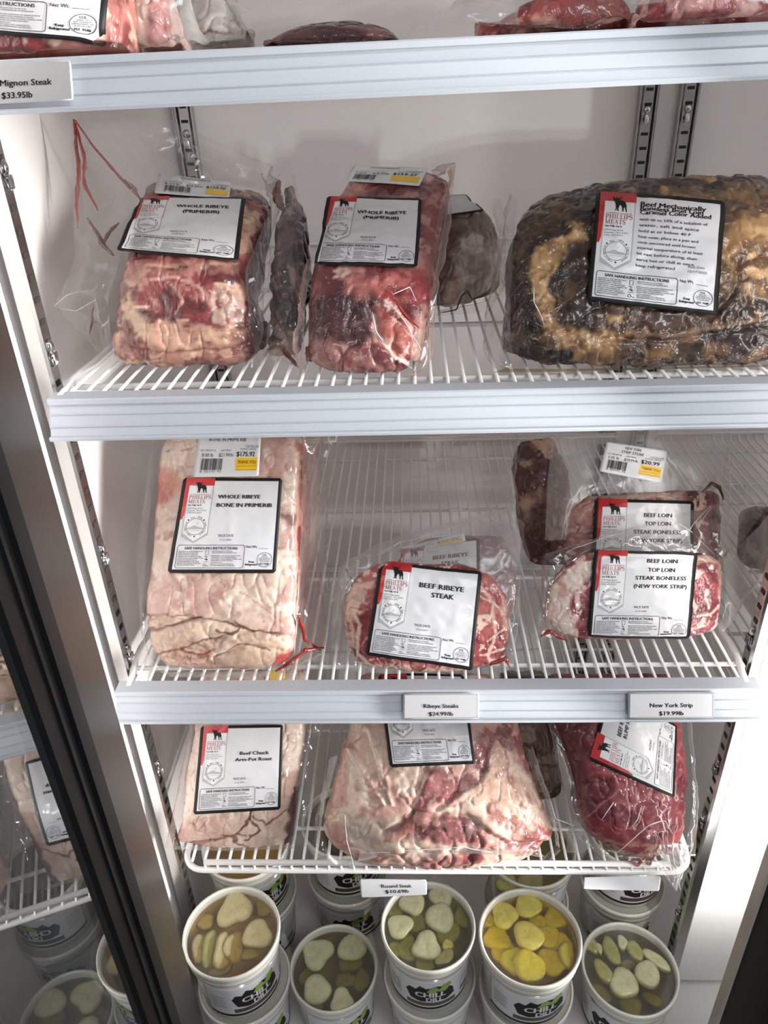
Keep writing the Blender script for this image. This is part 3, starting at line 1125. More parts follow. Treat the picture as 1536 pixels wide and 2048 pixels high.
class Loft:
    """closed rounded solid through rows (left px, right px, depth) from the bottom edge to the top edge"""

    def __init__(self, rows, T, N=150, M=110, e=0.42, pend=7.0, bulge=0.006, zmin=None, wend=None):
        N, M = int(N * 1.35), int(M * 1.35)
        L = np.array([at(r[0], r[1], r[4]) for r in rows])
        R = np.array([at(r[2], r[3], r[5] if len(r) > 5 else r[4]) for r in rows])
        v = (1 - np.cos(np.linspace(0, np.pi, M + 2)[1:-1])) / 2
        v = .5 * v + .5 * np.linspace(0, 1, M + 2)[1:-1]
        LR = catmull(np.concatenate([(L + R) / 2, (R - L) / 2], 1), v)
        mid, half = LR[:, :3], LR[:, 3:]
        hw = np.linalg.norm(half, axis=1)
        ax = half / hw[:, None]
        tg = np.gradient(mid, axis=0)
        tg /= np.linalg.norm(tg, axis=1)[:, None]
        n = np.cross(ax, tg)
        n /= np.linalg.norm(n, axis=1)[:, None]
        n *= np.sign(np.sum(n * (CAM - mid), axis=1))[:, None]
        for _ in range(6):
            n[1:-1] = (n[:-2] + n[2:] + n[1:-1]) / 3
        n /= np.linalg.norm(n, axis=1)[:, None]
        s = (1 - np.abs(2 * v - 1) ** pend) ** (1 / pend)
        sw = (1 - np.abs(2 * v - 1) ** (pend * 2.4)) ** (1 / (pend * 2.4))
        Tv = np.interp(v, np.linspace(0, 1, len(np.atleast_1d(T))), np.atleast_1d(T)) if np.size(T) > 1 else np.full(M, float(T))
        # ring angles, denser on the front
        def arc(t0, t1, k):
            c, sn = np.cos(np.linspace(t0, t1, 20001)), np.sin(np.linspace(t0, t1, 20001))
            X, Z = np.sign(c) * np.abs(c) ** e, np.sign(sn) * np.abs(sn) ** e
            L_ = np.r_[0, np.cumsum(np.hypot(np.diff(X) * hw.mean(), np.diff(Z) * np.mean(Tv) / 2))]
            q = np.linspace(0, L_[-1], k, endpoint=False)
            return np.interp(q, L_, X), np.interp(q, L_, Z)
        xa, za = arc(0, np.pi, int(N * .78))
        xb, zb = arc(np.pi, 2 * np.pi, N - int(N * .78))
        cx, cz = np.r_[xa, xb], np.r_[za, zb]
        # spread the front samples evenly across
        P = mid[:, None] + (hw * sw)[:, None, None] * cx[None, :, None] * ax[:, None] \
            + n[:, None] * ((-Tv / 2)[:, None] + cz[None] * (Tv / 2 * s)[:, None])[..., None] \
            + n[:, None] * (np.clip(cz, 0, 1)[None] * (bulge * (1 - cx ** 2))[None] * s[:, None])[..., None]
        self.M, self.N = M, N
        V = P.reshape(-1, 3)
        p0, p1 = P[0].mean(0), P[-1].mean(0)
        V = np.concatenate([V, [p0, p1]])
        F = []
        for j in range(M - 1):
            a = j * N + np.arange(N)
            b = j * N + (np.arange(N) + 1) % N
            F += np.stack([a, b, b + N, a + N], 1).tolist()
        F += [(i, M * N, (i + 1) % N) for i in range(N)]
        F += [((M - 1) * N + i, (M - 1) * N + (i + 1) % N, M * N + 1) for i in range(N)]
        self.F = F
        self.front = np.concatenate([np.tile(cz > -.3, M), [False, False]])
        self.zmin = zmin
        if zmin is not None:
            V[:, 2] = np.maximum(V[:, 2], zmin + .0008)
        self.V = V
        if self.volume() < 0:
            self.F = [f[::-1] for f in self.F]
        self.bvh = BVHTree.FromPolygons([tuple(p) for p in V], [tuple(f) for f in self.F])

    def volume(self):
        v = self.V
        q = np.array([f if len(f) == 4 else list(f) + [f[-1]] for f in self.F])
        a, b, c, d = v[q[:, 0]], v[q[:, 1]], v[q[:, 2]], v[q[:, 3]]
        return np.sum(np.cross(a, b) * c) + np.sum(np.cross(a, c) * d)

    def normals(self):
        V, G = self.V, np.zeros_like(self.V)
        q = np.array([f if len(f) == 4 else list(f) + [f[-1]] for f in self.F])
        fn = np.cross(V[q[:, 2]] - V[q[:, 0]], V[q[:, 3]] - V[q[:, 1]])
        for k in range(4):
            np.add.at(G, q[:, k], fn)
        return G / (np.linalg.norm(G, axis=1)[:, None] + 1e-12)


def seg_dist(Q, A, B):
    d = B - A
    t = np.clip(((Q - A) @ d) / (d @ d + 1e-9), 0, 1)
    return np.linalg.norm(Q - A - t[:, None] * d, axis=1), t


def poly_sd(Q, pts):
    """signed distance (px) to a polygon, positive inside"""
    P = np.asarray(pts, float)
    ins = np.zeros(len(Q), bool)
    dm = np.full(len(Q), 1e9)
    for i in range(len(P)):
        A, B = P[i], P[(i + 1) % len(P)]
        dm = np.minimum(dm, seg_dist(Q, A, B)[0])
        cr = ((A[1] > Q[:, 1]) != (B[1] > Q[:, 1])) & (Q[:, 0] < (B[0] - A[0]) * (Q[:, 1] - A[1]) / (B[1] - A[1] + 1e-12) + A[0])
        ins ^= cr
    return np.where(ins, dm, -dm)


def line_dist(Q, pts):
    P = np.asarray(pts, float)
    dm = np.full(len(Q), 1e9)
    for i in range(len(P) - 1):
        dm = np.minimum(dm, seg_dist(Q, P[i], P[i + 1])[0])
    return dm


def paint_surface(V, spec, seed):
    """the meat's own colours: fat, lean, sinew and blood, set out over the piece"""
    Q = project(V)
    w1 = np.stack([fbm(V, 45, 3, seed + 1), fbm(V, 45, 3, seed + 2)], 1)
    w2 = np.stack([fbm(V, 140, 2, seed + 3), fbm(V, 140, 2, seed + 4)], 1)
    warp = spec.get('warp', 14)
    Qw = Q + w1 * warp + w2 * warp * .45
    C = np.tile(lin(spec['base']), (len(V), 1))
    for it in spec.get('mott', []):
        col, fr, th, so = it[:4]
        st = it[4] if len(it) > 4 else (1, 1, 1)
        ridge = it[5] if len(it) > 5 else False
        P = V * np.array(st)
        P = P + 0.012 * np.stack([fbm(V, 30, 2, seed + 31), fbm(V, 30, 2, seed + 32), fbm(V, 30, 2, seed + 33)], 1)
        x = fbm(P, fr, 4, seed + int(fr) + sum(col))
        if ridge:
            x = 1 - np.abs(x) * 4
        m = sstep(th - so, th + so, x)[:, None]
        C = C * (1 - m) + lin(col) * m
    for it in spec.get('polys', []):
        pts, col, so = it[:3]
        op = it[3] if len(it) > 3 else 1.0
        m = sstep(-so, so, poly_sd(Qw, pts))[:, None] * op
        inner = lin(col)
        if len(it) > 4:
            for c2, fr, th, s2 in it[4]:
                mm = sstep(th - s2, th + s2, fbm(V, fr, 4, seed + int(fr) + sum(c2)))[:, None]
                inner = inner * (1 - mm) + lin(c2) * mm
        C = C * (1 - m) + inner * m
    for pts, wd, col, *op in spec.get('lines', []):
        m = (1 - sstep(wd * .35, wd, line_dist(Q + w1 * 5 + w2 * 3, pts)))[:, None] * (op[0] if op else .9)
        C = C * (1 - m) + lin(col) * m
    k = spec.get('deep', 1.06)
    C = np.clip(C, 1e-5, 1) ** k
    g = C @ np.array((.3, .55, .15))
    C = (C * .88 + g[:, None] * .12) * .92
    return np.clip(C, 0, 1)


def meat_piece(parent, loft, spec, seed, mat, amp=.0025, crease=.0012, name='meat', freq=26, lines=(), clampz=None):
    V = loft.V.copy()
    N = loft.normals()
    h = amp * fbm(V, freq, 3, seed) + amp * .35 * fbm(V, freq * 3.1, 2, seed + 5)
    r = fbm(V * np.array((1, 1, .8)), freq * 1.7, 2, seed + 11)
    h = h - crease * 1.4 * np.exp(-(np.abs(r) / .05))
    r2 = fbm(V * np.array((1, 1, .6)) + 3.1, freq * .9, 2, seed + 13)
    h = h - crease * 1.2 * np.exp(-(np.abs(r2) / .03))
    Q = project(V)
    for pts, wd, dep in lines:
        d = line_dist(Q + 5 * np.stack([fbm(V, 60, 2, seed + 21), fbm(V, 60, 2, seed + 22)], 1), pts)
        h = h - dep * np.exp(-(d / wd) ** 2)
    V2 = V + N * h[:, None]
    if loft.zmin is not None:
        V2[:, 2] = np.maximum(V2[:, 2], loft.zmin + .0006)
    C = paint_surface(V, spec, seed)
    return link(name, V2, loft.F, mat, parent, None, True, C)


def resample(P, n):
    P = np.asarray(P, float)
    d = np.r_[0, np.cumsum(np.linalg.norm(np.diff(P, axis=0), axis=1))]
    t = np.linspace(0, d[-1], n)
    return np.stack([np.interp(t, d, P[:, k]) for k in range(P.shape[1])], 1)


CUR = {'z': None, 'film': None}


def film_sheet(parent, edge_a, edge_b, mat, K=44, J=18, puff=0.004, crease=.0022, seed=0, name='bag_film', freq=26, zmin=0, label=None, free=False):
    """loose bag film between two edges, each a list of (px, py, depth); creased, and double where the bag is flat"""
    A = resample([at(x, y, d) for x, y, d in edge_a], K)
    B = resample([at(x, y, d) for x, y, d in edge_b], K)
    s = np.linspace(0, 1, J)
    X = A[None] * (1 - s)[:, None, None] + B[None] * s[:, None, None]
    n = np.cross(np.gradient(X, axis=1).reshape(-1, 3), np.gradient(X, axis=0).reshape(-1, 3)).reshape(J, K, 3)
    n /= np.linalg.norm(n, axis=2)[..., None] + 1e-9
    n *= np.sign(np.sum(n * (CAM - X), axis=2))[..., None]
    P = X.reshape(-1, 3)
    r1 = fbm(P, freq, 2, seed).reshape(J, K)
    r2 = fbm(P, freq * 2.2, 2, seed + 7).reshape(J, K)
    h = puff * np.sin(np.pi * s)[:, None] + crease * (1 - np.abs(r1) * 3) + crease * .5 * (1 - np.abs(r2) * 3)
    fade = np.minimum(1, np.minimum(s, 1 - s) * 6)[:, None] * .85 + .15
    Xf = X + n * (h * fade)[..., None]
    F = [(j * K + i, j * K + i + 1, (j + 1) * K + i + 1, (j + 1) * K + i) for j in range(J - 1) for i in range(K - 1)]
    V = Xf.reshape(-1, 3)
    if not free and CUR['z'] is not None:
        V[:, 2] = np.maximum(V[:, 2], CUR['z'] + .001)
    o = link(name, V, F, mat, parent, None, True)
    CUR['film'] = o
    if label:
        o['label'] = label
    return o


def streak(parent, pts, r, mat, name, label=None):
    """a run of juice (or the painted glint of a crease) caught in a film fold: a thin rod along points (px, py, depth)"""
    P = resample([at(*p) for p in pts], max(6, 5 * len(pts)))
    P = P + .0012 * np.stack([fbm(P, 60, 2, 3), fbm(P, 60, 2, 4), fbm(P, 60, 2, 5)], 1)
    k = len(P)
    rr = r * (.55 if mat is M_GLINT else .85) * (.30 + .70 * np.sin(np.linspace(0.15, math.pi - .1, k)))
    rr = rr * (1 + .5 * fbm(P * 1.0, 220, 2, 77))
    mb = MB()
    mb.tube(P, rr, 8)
    Vt = mb.V[0]
    Pc = np.repeat(P, 8, axis=0)
    dv = CAM - Pc
    dv /= np.linalg.norm(dv, axis=1)[:, None]
    mb.V[0] = Vt - .7 * np.sum((Vt - Pc) * dv, axis=1)[:, None] * dv
    o = mb.build(name, mat, CUR['film'] if CUR['film'] is not None else parent, True)
    if label:
        o['label'] = label
    return o


LBL = 'white paper product label with black border and red corner'
CREASE = 'crease'


def package(name, label, cat, base, zshelf):
    """Empty at the package's foot"""
    p = at(base[0], base[1], base[2])
    CUR['z'], CUR['film'] = zshelf, None
    return empty(name, (p[0], p[1], zshelf), label, cat, 'vacuum-packed meat in the cooler')


def stick_label(t, loft, corners, art, seed, wr=.0006, depth=None, base=BLACK, name='product_label', G=40, lift=.0022, smooth=8):
    p = Patch(corners, loft.bvh if loft is not None else None, depth, G, lift, wr, seed, smooth=smooth)
    return build_print(name, t, art, p, base)


TL = lambda *a: list(a)
FAT, FATP, LEAN, DARK, DEEP = (214, 184, 168), (206, 160, 146), (150, 62, 62), (98, 40, 42), (66, 24, 28)

# ---- 1 whole ribeye, far left of the second shelf
t = package('whole_ribeye_package', 'whole ribeye in a tall clear bag against the left wall, below the Mignon Steak tag', 'meat', (360, 745, .068), Z2)
lo = Loft([(216, 744, 512, 741, .066), (215, 715, 512, 712, .064), (214, 640, 500, 640, .074), (222, 570, 492, 575, .088), (236, 522, 486, 536, .102), (262, 440, 514, 452, .165), (278, 385, 534, 410, .225), (292, 352, 546, 386, .285)],
          [.11, .11, .09, .07, .05], e=.34, pend=9, bulge=.006, zmin=Z2)
meat_piece(t, lo, dict(base=(150, 86, 78), warp=30, deep=1.10,
    mott=[((118, 46, 50), 24, .04, .12, (.55, 1, 1.9)), ((196, 152, 128), 30, .16, .08, (.45, 1, 2.2)), ((92, 40, 40), 44, .30, .06, (.45, 1, 2.4)), ((216, 184, 158), 60, .34, .05, (.5, 1, 2.2))],
    polys=[([(215, 745), (512, 745), (505, 650), (214, 650)], (176, 128, 106), 14, .72, [((128, 66, 56), 46, .10, .06), ((206, 166, 138), 60, .16, .08)]),
           ([(285, 545), (400, 535), (430, 590), (400, 632), (330, 640), (270, 612)], (142, 58, 58), 7, .92, [((186, 120, 112), 90, .25, .12), ((104, 40, 44), 40, .2, .1)]),
           ([(232, 585), (275, 575), (262, 620), (310, 660), (300, 690), (240, 650)], (206, 172, 140), 8, .8),
           ([(300, 655), (370, 640), (400, 700), (350, 715), (310, 690)], (214, 166, 140), 9, .8),
           ([(415, 580), (480, 590), (485, 640), (430, 632)], (196, 164, 146), 8, .8, [((120, 66, 60), 70, .2, .1)]),
           ([(216, 560), (262, 545), (256, 600), (216, 610)], (96, 38, 42), 7, .85),
           ([(215, 640), (250, 645), (290, 690), (240, 690)], (110, 48, 46), 7, .8),
           ([(236, 524), (486, 534), (480, 560), (400, 545), (300, 545), (236, 560)], (176, 120, 108), 8, .7),
           ([(262, 352), (562, 384), (530, 440), (480, 400), (262, 395)], (94, 42, 44), 8, .9, [((150, 92, 84), 60, .18, .1)]),
           ([(470, 540), (520, 470), (575, 380), (540, 745), (490, 745)], (84, 36, 36), 10, .75)],  # dark right side: shade of the gap painted into the colour
    lines=[([(250, 700), (330, 708), (420, 700), (500, 690)], 4, (120, 70, 60), .7), ([(300, 560), (350, 552), (400, 575), (415, 600)], 5, (206, 158, 146)), ([(335, 560), (365, 600), (350, 625)], 3, (196, 140, 128)), ([(380, 560), (395, 600)], 3, (196, 140, 128)), ([(220, 725), (330, 735), (500, 728)], 5, (100, 44, 40), .7)]),
    11, M_MEAT, amp=.004, crease=.0014, lines=[([(225, 655), (350, 668), (500, 650)], 5, .002), ([(230, 700), (380, 705), (500, 690)], 5, .002)])
stick_label(t, lo, [(278, 397), (491, 401), (474, 527), (234, 507)], meat_label_art([('WHOLE RIBEYE', .645, .22, .046, .46), ('(PRIMERIB)', .645, .305, .046, .32)]), 3, .0009)
stick_label(t, lo, [(318, 351), (463, 369), (458, 402), (310, 391)], price_sticker_art(('WHOLE RIBEYE',), '8.12 lb', '$18.99/lb', '$154.20', thanks=False), 4, .0004, base=WHITE, name='price_sticker', G=20)
film_sheet(t, [(225, 705, .075), (216, 600, .085), (240, 520, .11), (285, 400, .20), (350, 352, .27), (430, 360, .28)], [(182, 690, .12), (108, 612, .10), (150, 520, .13), (140, 226, .20), (210, 222, .24), (330, 235, .28)], M_FILM, 60, 26, .006, .003, 1, 'bag_film')
film_sheet(t, [(500, 738, .075), (497, 640, .08), (490, 540, .11), (548, 400, .24), (562, 388, .28), (430, 362, .29)], [(518, 724, .09), (524, 640, .10), (526, 540, .13), (556, 420, .26), (540, 330, .30), (340, 240, .29)], M_FILM, 60, 26, .005, .003, 2, 'bag_film')
for k, (p, r, mt) in enumerate([([(147, 238, .195), (152, 300, .19), (158, 350, .18), (152, 400, .17), (156, 455, .16)], .0026, M_JUICE), ([(150, 245, .195), (168, 320, .185), (170, 372, .18), (196, 420, .165)], .0024, M_JUICE),
                                 ([(150, 240, .195), (180, 285, .2), (232, 345, .21), (278, 396, .215)], .0020, M_JUICE), ([(176, 436, .15), (196, 470, .14), (206, 490, .135), (228, 510, .12)], .0030, M_JUICED),
                                 ([(238, 446, .16), (215, 470, .14), (206, 490, .135)], .0022, M_JUICED), ([(250, 360, .21), (268, 378, .215), (280, 398, .212)], .003, M_JUICED), ([(190, 610, .10), (185, 640, .10), (180, 668, .11)], .0016, M_JUICED),
                                 ([(182, 640, .10), (205, 650, .085)], .0016, M_JUICED)]):
    streak(t, p, r, mt, 'juice_streak', 'dark red juice caught in the bag folds')
for p in ([(108, 612, .10), (135, 590, .11), (155, 585, .11)], [(112, 615, .10), (150, 622, .09), (190, 600, .09)]):
    streak(t, p, .0008, M_GLINT, 'film_crease', 'pale painted glint on a bag fold')

# ---- 2 whole ribeye, centre left of the second shelf
t = package('whole_ribeye_package', 'whole ribeye in the middle of the second shelf, glistening red lower right corner', 'meat', (720, 755, .041), Z2)
lo = Loft([(612, 752, 826, 760, .043), (608, 720, 840, 728, .042), (606, 650, 856, 660, .062), (614, 560, 868, 575, .09), (632, 480, 878, 500, .14), (655, 420, 888, 430, .185), (682, 370, 898, 372, .23), (708, 340, 905, 345, .27)],
          [.12, .11, .09, .07, .05], e=.36, pend=9, bulge=.008, zmin=Z2)
meat_piece(t, lo, dict(base=(140, 72, 70), warp=14,
    mott=[((112, 44, 48), 24, .08, .12), ((190, 132, 120), 40, .22, .10), ((212, 176, 160), 75, .36, .08)],
    polys=[([(612, 600), (690, 565), (745, 580), (760, 660), (700, 700), (612, 670)], (62, 30, 34), 16, .9),
           ([(700, 545), (760, 560), (735, 590), (690, 580)], (186, 106, 96), 10, .8),
           ([(606, 670), (680, 690), (740, 715), (800, 745), (610, 760)], (172, 116, 108), 12, .75, [((122, 56, 56), 50, .15, .1)]),
           ([(742, 610), (800, 595), (838, 640), (830, 700), (800, 725), (770, 700), (745, 660)], (190, 100, 88), 7, .85, [((228, 184, 166), 130, .18, .1), ((160, 58, 54), 60, .16, .08)]),
           ([(740, 560), (850, 530), (868, 590), (830, 610), (770, 605)], (160, 44, 48), 8, .85, [((208, 110, 100), 80, .25, .1)]),
           ([(660, 395), (900, 345), (905, 390), (850, 400), (670, 400)], (116, 52, 54), 7, .85, [((176, 116, 106), 60, .15, .1)]),
           ([(845, 400), (905, 350), (890, 480), (868, 560), (850, 540)], (134, 62, 60), 8, .85, [((190, 130, 120), 70, .2, .1)]),
           ([(826, 690), (860, 640), (850, 720), (820, 745)], (222, 186, 166), 8, .7)],
    lines=[([(745, 625), (752, 660), (790, 715), (830, 735)], 5, (238, 214, 200)), ([(770, 600), (820, 640), (832, 690)], 4, (236, 200, 186)), ([(800, 600), (838, 655), (822, 712)], 3, (168, 40, 40)), ([(612, 660), (690, 650), (740, 640)], 3, (120, 70, 74), .6)]),
    23, M_MEATW, amp=.004, crease=.0016, lines=[([(740, 610), (760, 680), (830, 730)], 6, .004), ([(790, 590), (835, 650), (828, 740)], 6, .004)])
stick_label(t, lo, [(655, 398), (842, 403), (833, 538), (622, 534)], meat_label_art([('WHOLE RIBEYE', .60, .27, .046, .50), ('(PRIMERIB)', .60, .355, .046, .36)]), 5, .0013)
stick_label(t, lo, [(708, 336), (856, 340), (838, 376), (690, 366)], price_sticker_art(('WHOLE RIBEYE',), '8.38 lb', '$18.99/lb', '$159.37', thanks=False), 6, .0004, base=WHITE, name='price_sticker', G=20)
film_sheet(t, [(830, 745, .045), (850, 680, .06), (862, 590, .085), (880, 490, .14), (900, 370, .23)], [(818, 770, .04), (858, 720, .07), (872, 590, .09), (892, 480, .16), (912, 330, .25)], M_FILMP, 40, 14, .004, .002, 6)
film_sheet(t, [(612, 745, .048), (608, 680, .05), (610, 620, .07), (625, 520, .12)], [(600, 752, .055), (596, 690, .065), (602, 630, .08), (616, 520, .13)], M_FILMP, 40, 14, .004, .003, 8)
film_sheet(t, [(880, 420, .19), (900, 372, .23), (905, 350, .26), (860, 340, .27)], [(890, 400, .20), (908, 355, .24), (912, 326, .27), (880, 345, .28)], M_FILMP, 24, 8, .004, .002, 9)
for p in ([(745, 622, .062), (752, 660, .055), (792, 716, .045), (826, 738, .04)], [(775, 600, .07), (808, 640, .06), (842, 700, .05)], [(785, 588, .072), (818, 575, .078), (830, 600, .075)]):
    streak(t, p, .0010, M_GLINT, 'film_crease', 'pale painted glint on a bag fold')
streak(t, [(788, 598, .066), (812, 632, .06), (838, 655, .058)], .0018, M_JUICE, 'juice_streak')

# ---- 3 marinated beef, right of the second shelf
t = package('marinated_beef_package', 'large bag of brown marinated beef at the right of the second shelf', 'meat', (1250, 740, .045), Z2)
lo = Loft([(1010, 742, 1640, 735, .048), (1016, 715, 1650, 705, .044), (1018, 640, 1655, 620, .056), (1020, 540, 1660, 515, .085), (1030, 440, 1660, 425, .12), (1048, 398, 1655, 378, .16), (1075, 380, 1640, 355, .20)],
          [.09, .09, .08, .06], N=210, M=130, e=.40, pend=7, bulge=.012, zmin=Z2)
meat_piece(t, lo, dict(base=(96, 66, 38), warp=16,
    mott=[((52, 33, 22), 16, -.02, .12), ((150, 108, 62), 26, .14, .10), ((34, 22, 18), 40, .22, .1), ((176, 132, 80), 70, .34, .08)],
    polys=[([(1012, 400), (1210, 385), (1180, 440), (1080, 470), (1050, 560), (1070, 660), (1150, 740), (1010, 745)], (46, 30, 22), 14, .8, [((84, 56, 32), 40, .1, .12), ((24, 17, 15), 60, .2, .1)]),
           ([(1062, 520), (1075, 495), (1130, 465), (1170, 450), (1178, 480), (1130, 500), (1108, 535), (1104, 590), (1112, 640), (1082, 640), (1066, 590)], (196, 152, 96), 6, .95, [((150, 106, 60), 120, .05, .12), ((218, 178, 124), 160, .2, .1)]),
           ([(1085, 640), (1115, 640), (1150, 662), (1215, 660), (1260, 670), (1250, 700), (1215, 715), (1160, 690), (1100, 680)], (190, 146, 92), 7, .9, [((136, 94, 52), 120, .05, .12), ((212, 172, 120), 150, .22, .1)]),
           ([(1110, 520), (1176, 500), (1176, 610), (1150, 640), (1118, 610)], (52, 36, 28), 9, .9, [((92, 62, 36), 60, .2, .1)]),
           ([(1160, 615), (1430, 640), (1430, 660), (1300, 665), (1180, 650)], (86, 54, 38), 8, .8),
           ([(1452, 430), (1560, 400), (1640, 400), (1640, 600), (1520, 600), (1455, 570)], (172, 130, 78), 14, .9, [((112, 78, 44), 40, .06, .14), ((206, 164, 108), 70, .2, .1)]),
           ([(1430, 600), (1640, 600), (1640, 690), (1440, 680)], (62, 38, 28), 12, .85, [((140, 98, 56), 60, .2, .1)]),
           ([(1250, 668), (1640, 655), (1640, 740), (1200, 745)], (48, 28, 24), 10, .85, [((120, 82, 48), 50, .18, .1)]),
           ([(1290, 690), (1350, 685), (1335, 720), (1290, 715)], (158, 114, 66), 8, .7), ([(1210, 625), (1245, 630), (1240, 645), (1215, 640)], (214, 174, 116), 4, .9),
           ([(1330, 385), (1640, 352), (1640, 400), (1440, 420)], (128, 96, 58), 10, .8, [((84, 58, 34), 50, .1, .1)])],
    lines=[([(1270, 672), (1350, 672), (1450, 652), (1540, 640)], 5, (150, 112, 84), .7)]),
    37, M_MEATW, amp=.0042, crease=.0018, freq=34, lines=[([(1230, 676), (1350, 680), (1480, 660), (1600, 640)], 6, .003), ([(1420, 640), (1470, 580), (1480, 520)], 6, .003)])
stick_label(t, lo, [(1192, 391), (1448, 408), (1431, 633), (1173, 603)], meat_label_art(
    [('Beef Mechanically', .36, .115, .040, .50), ('Boneless Beef Loin', .36, .145, .036, .48), ('Caramel Color Added', .36, .176, .036, .54)], '12/17/2025',
    [('with up to 10% of a solution of', .52), ('water, salt and spice', .46), ('hold at or below 40 F', .40), ('heat oven, place in a pan and', .46), ('cook uncovered until brown', .44), ('internal temperature of at least', .50), ('let rest before slicing, then', .46), ('serve hot or chill at once', .44), ('keep refrigerated', .30)]), 7, .0016)
film_sheet(t, [(1030, 740, .06), (1022, 680, .055), (1022, 600, .075), (1026, 500, .10), (1035, 400, .16)], [(988, 748, .055), (966, 700, .10), (975, 620, .13), (1000, 520, .15), (1018, 385, .20)], M_FILM, 44, 16, .005, .003, 12)
film_sheet(t, [(1010, 742, .055), (1100, 748, .05), (1200, 748, .048), (1400, 745, .048), (1600, 738, .048)], [(986, 750, .045), (1100, 756, .042), (1200, 756, .042), (1400, 752, .042), (1600, 748, .042)], M_FILMB, 60, 8, .001, .001, 13, zmin=Z2)
for p in ([(1070, 575, .062), (1068, 605, .056), (1085, 640, .05), (1090, 655, .05)], [(1290, 675, .045), (1400, 668, .045), (1480, 640, .05), (1530, 620, .055)], [(1440, 640, .05), (1475, 590, .06)]):
    streak(t, p, .0008, M_GLINT, 'film_crease', 'pale painted glint on a bag fold')

# ---- 4 dark package between the two whole ribeyes
t = package('dark_beef_package', 'dark brown beef in a twisted bag, between the two whole ribeyes', 'meat', (560, 712, .11), Z2)
lo = Loft([(532, 712, 598, 710, .105), (532, 650, 602, 650, .115), (540, 560, 610, 560, .15), (550, 470, 612, 470, .20), (558, 400, 604, 400, .25), (562, 358, 590, 360, .27)], .040, 110, 90, e=.5, pend=5, bulge=.010, zmin=Z2)
meat_piece(t, lo, dict(base=(104, 62, 54), warp=18, mott=[((66, 34, 32), 24, .0, .14, (1.5, 1.5, .6)), ((168, 138, 120), 36, .18, .1, (1.6, 1.6, .6)), ((48, 22, 20), 50, .25, .1)]), 41, M_MEATW, amp=.008, crease=.003)
film_sheet(t, [(526, 712, .10), (528, 640, .105), (536, 540, .14), (548, 420, .21), (556, 355, .255)], [(600, 735, .08), (604, 650, .10), (610, 560, .13), (606, 440, .20), (590, 350, .25)], M_FILM, 40, 16, .004, .004, 15)
streak(t, [(558, 362, .255), (552, 390, .245), (565, 420, .225)], .006, M_JUICED, 'juice_streak')
streak(t, [(536, 700, .095), (560, 690, .09), (596, 735, .08)], .003, M_JUICED, 'juice_streak')

# ---- 5 pale package behind the centre ribeye
t = package('pale_roast_package', 'pale grey roast lying far back on the second shelf, right of the centre ribeye', 'meat', (940, 640, .22), Z2)
lo = Loft([(880, 632, 965, 612, .235), (862, 610, 990, 580, .235), (850, 550, 1000, 520, .25), (850, 480, 1004, 470, .28), (855, 420, 985, 418, .31), (870, 396, 955, 398, .33)], .09, 120, 90, e=.6, pend=4, bulge=.014, zmin=Z2)
meat_piece(t, lo, dict(base=(176, 158, 142), warp=16, mott=[((134, 108, 96), 24, .12, .12), ((206, 192, 178), 36, .2, .1)],
    polys=[([(850, 395), (920, 430), (900, 540), (890, 620), (850, 620)], (92, 56, 50), 14, .85), ([(900, 440), (945, 430), (930, 470), (900, 480)], (96, 64, 56), 8, .7)]), 43, M_MEATW, amp=.004, crease=.002)
_a = Art(1.0)
_a.rect(.05, .05, .95, .95, LGREY, 1)
stick_label(t, lo, [(868, 396), (932, 393), (966, 424), (868, 440)], _a, 8, .0005, G=20)
film_sheet(t, [(885, 625, .225), (965, 605, .225), (995, 560, .235), (1002, 470, .275), (980, 410, .30)], [(872, 632, .21), (965, 625, .21), (1010, 580, .22), (1012, 440, .27), (1000, 395, .30)], M_FILM, 40, 10, .003, .002, 18, zmin=Z2)
streak(t, [(880, 625, .212), (915, 620, .212), (925, 590, .215), (935, 580, .217), (945, 600, .212), (975, 585, .215)], .0011, M_INK, 'film_crease', 'dark seam line of the bag')

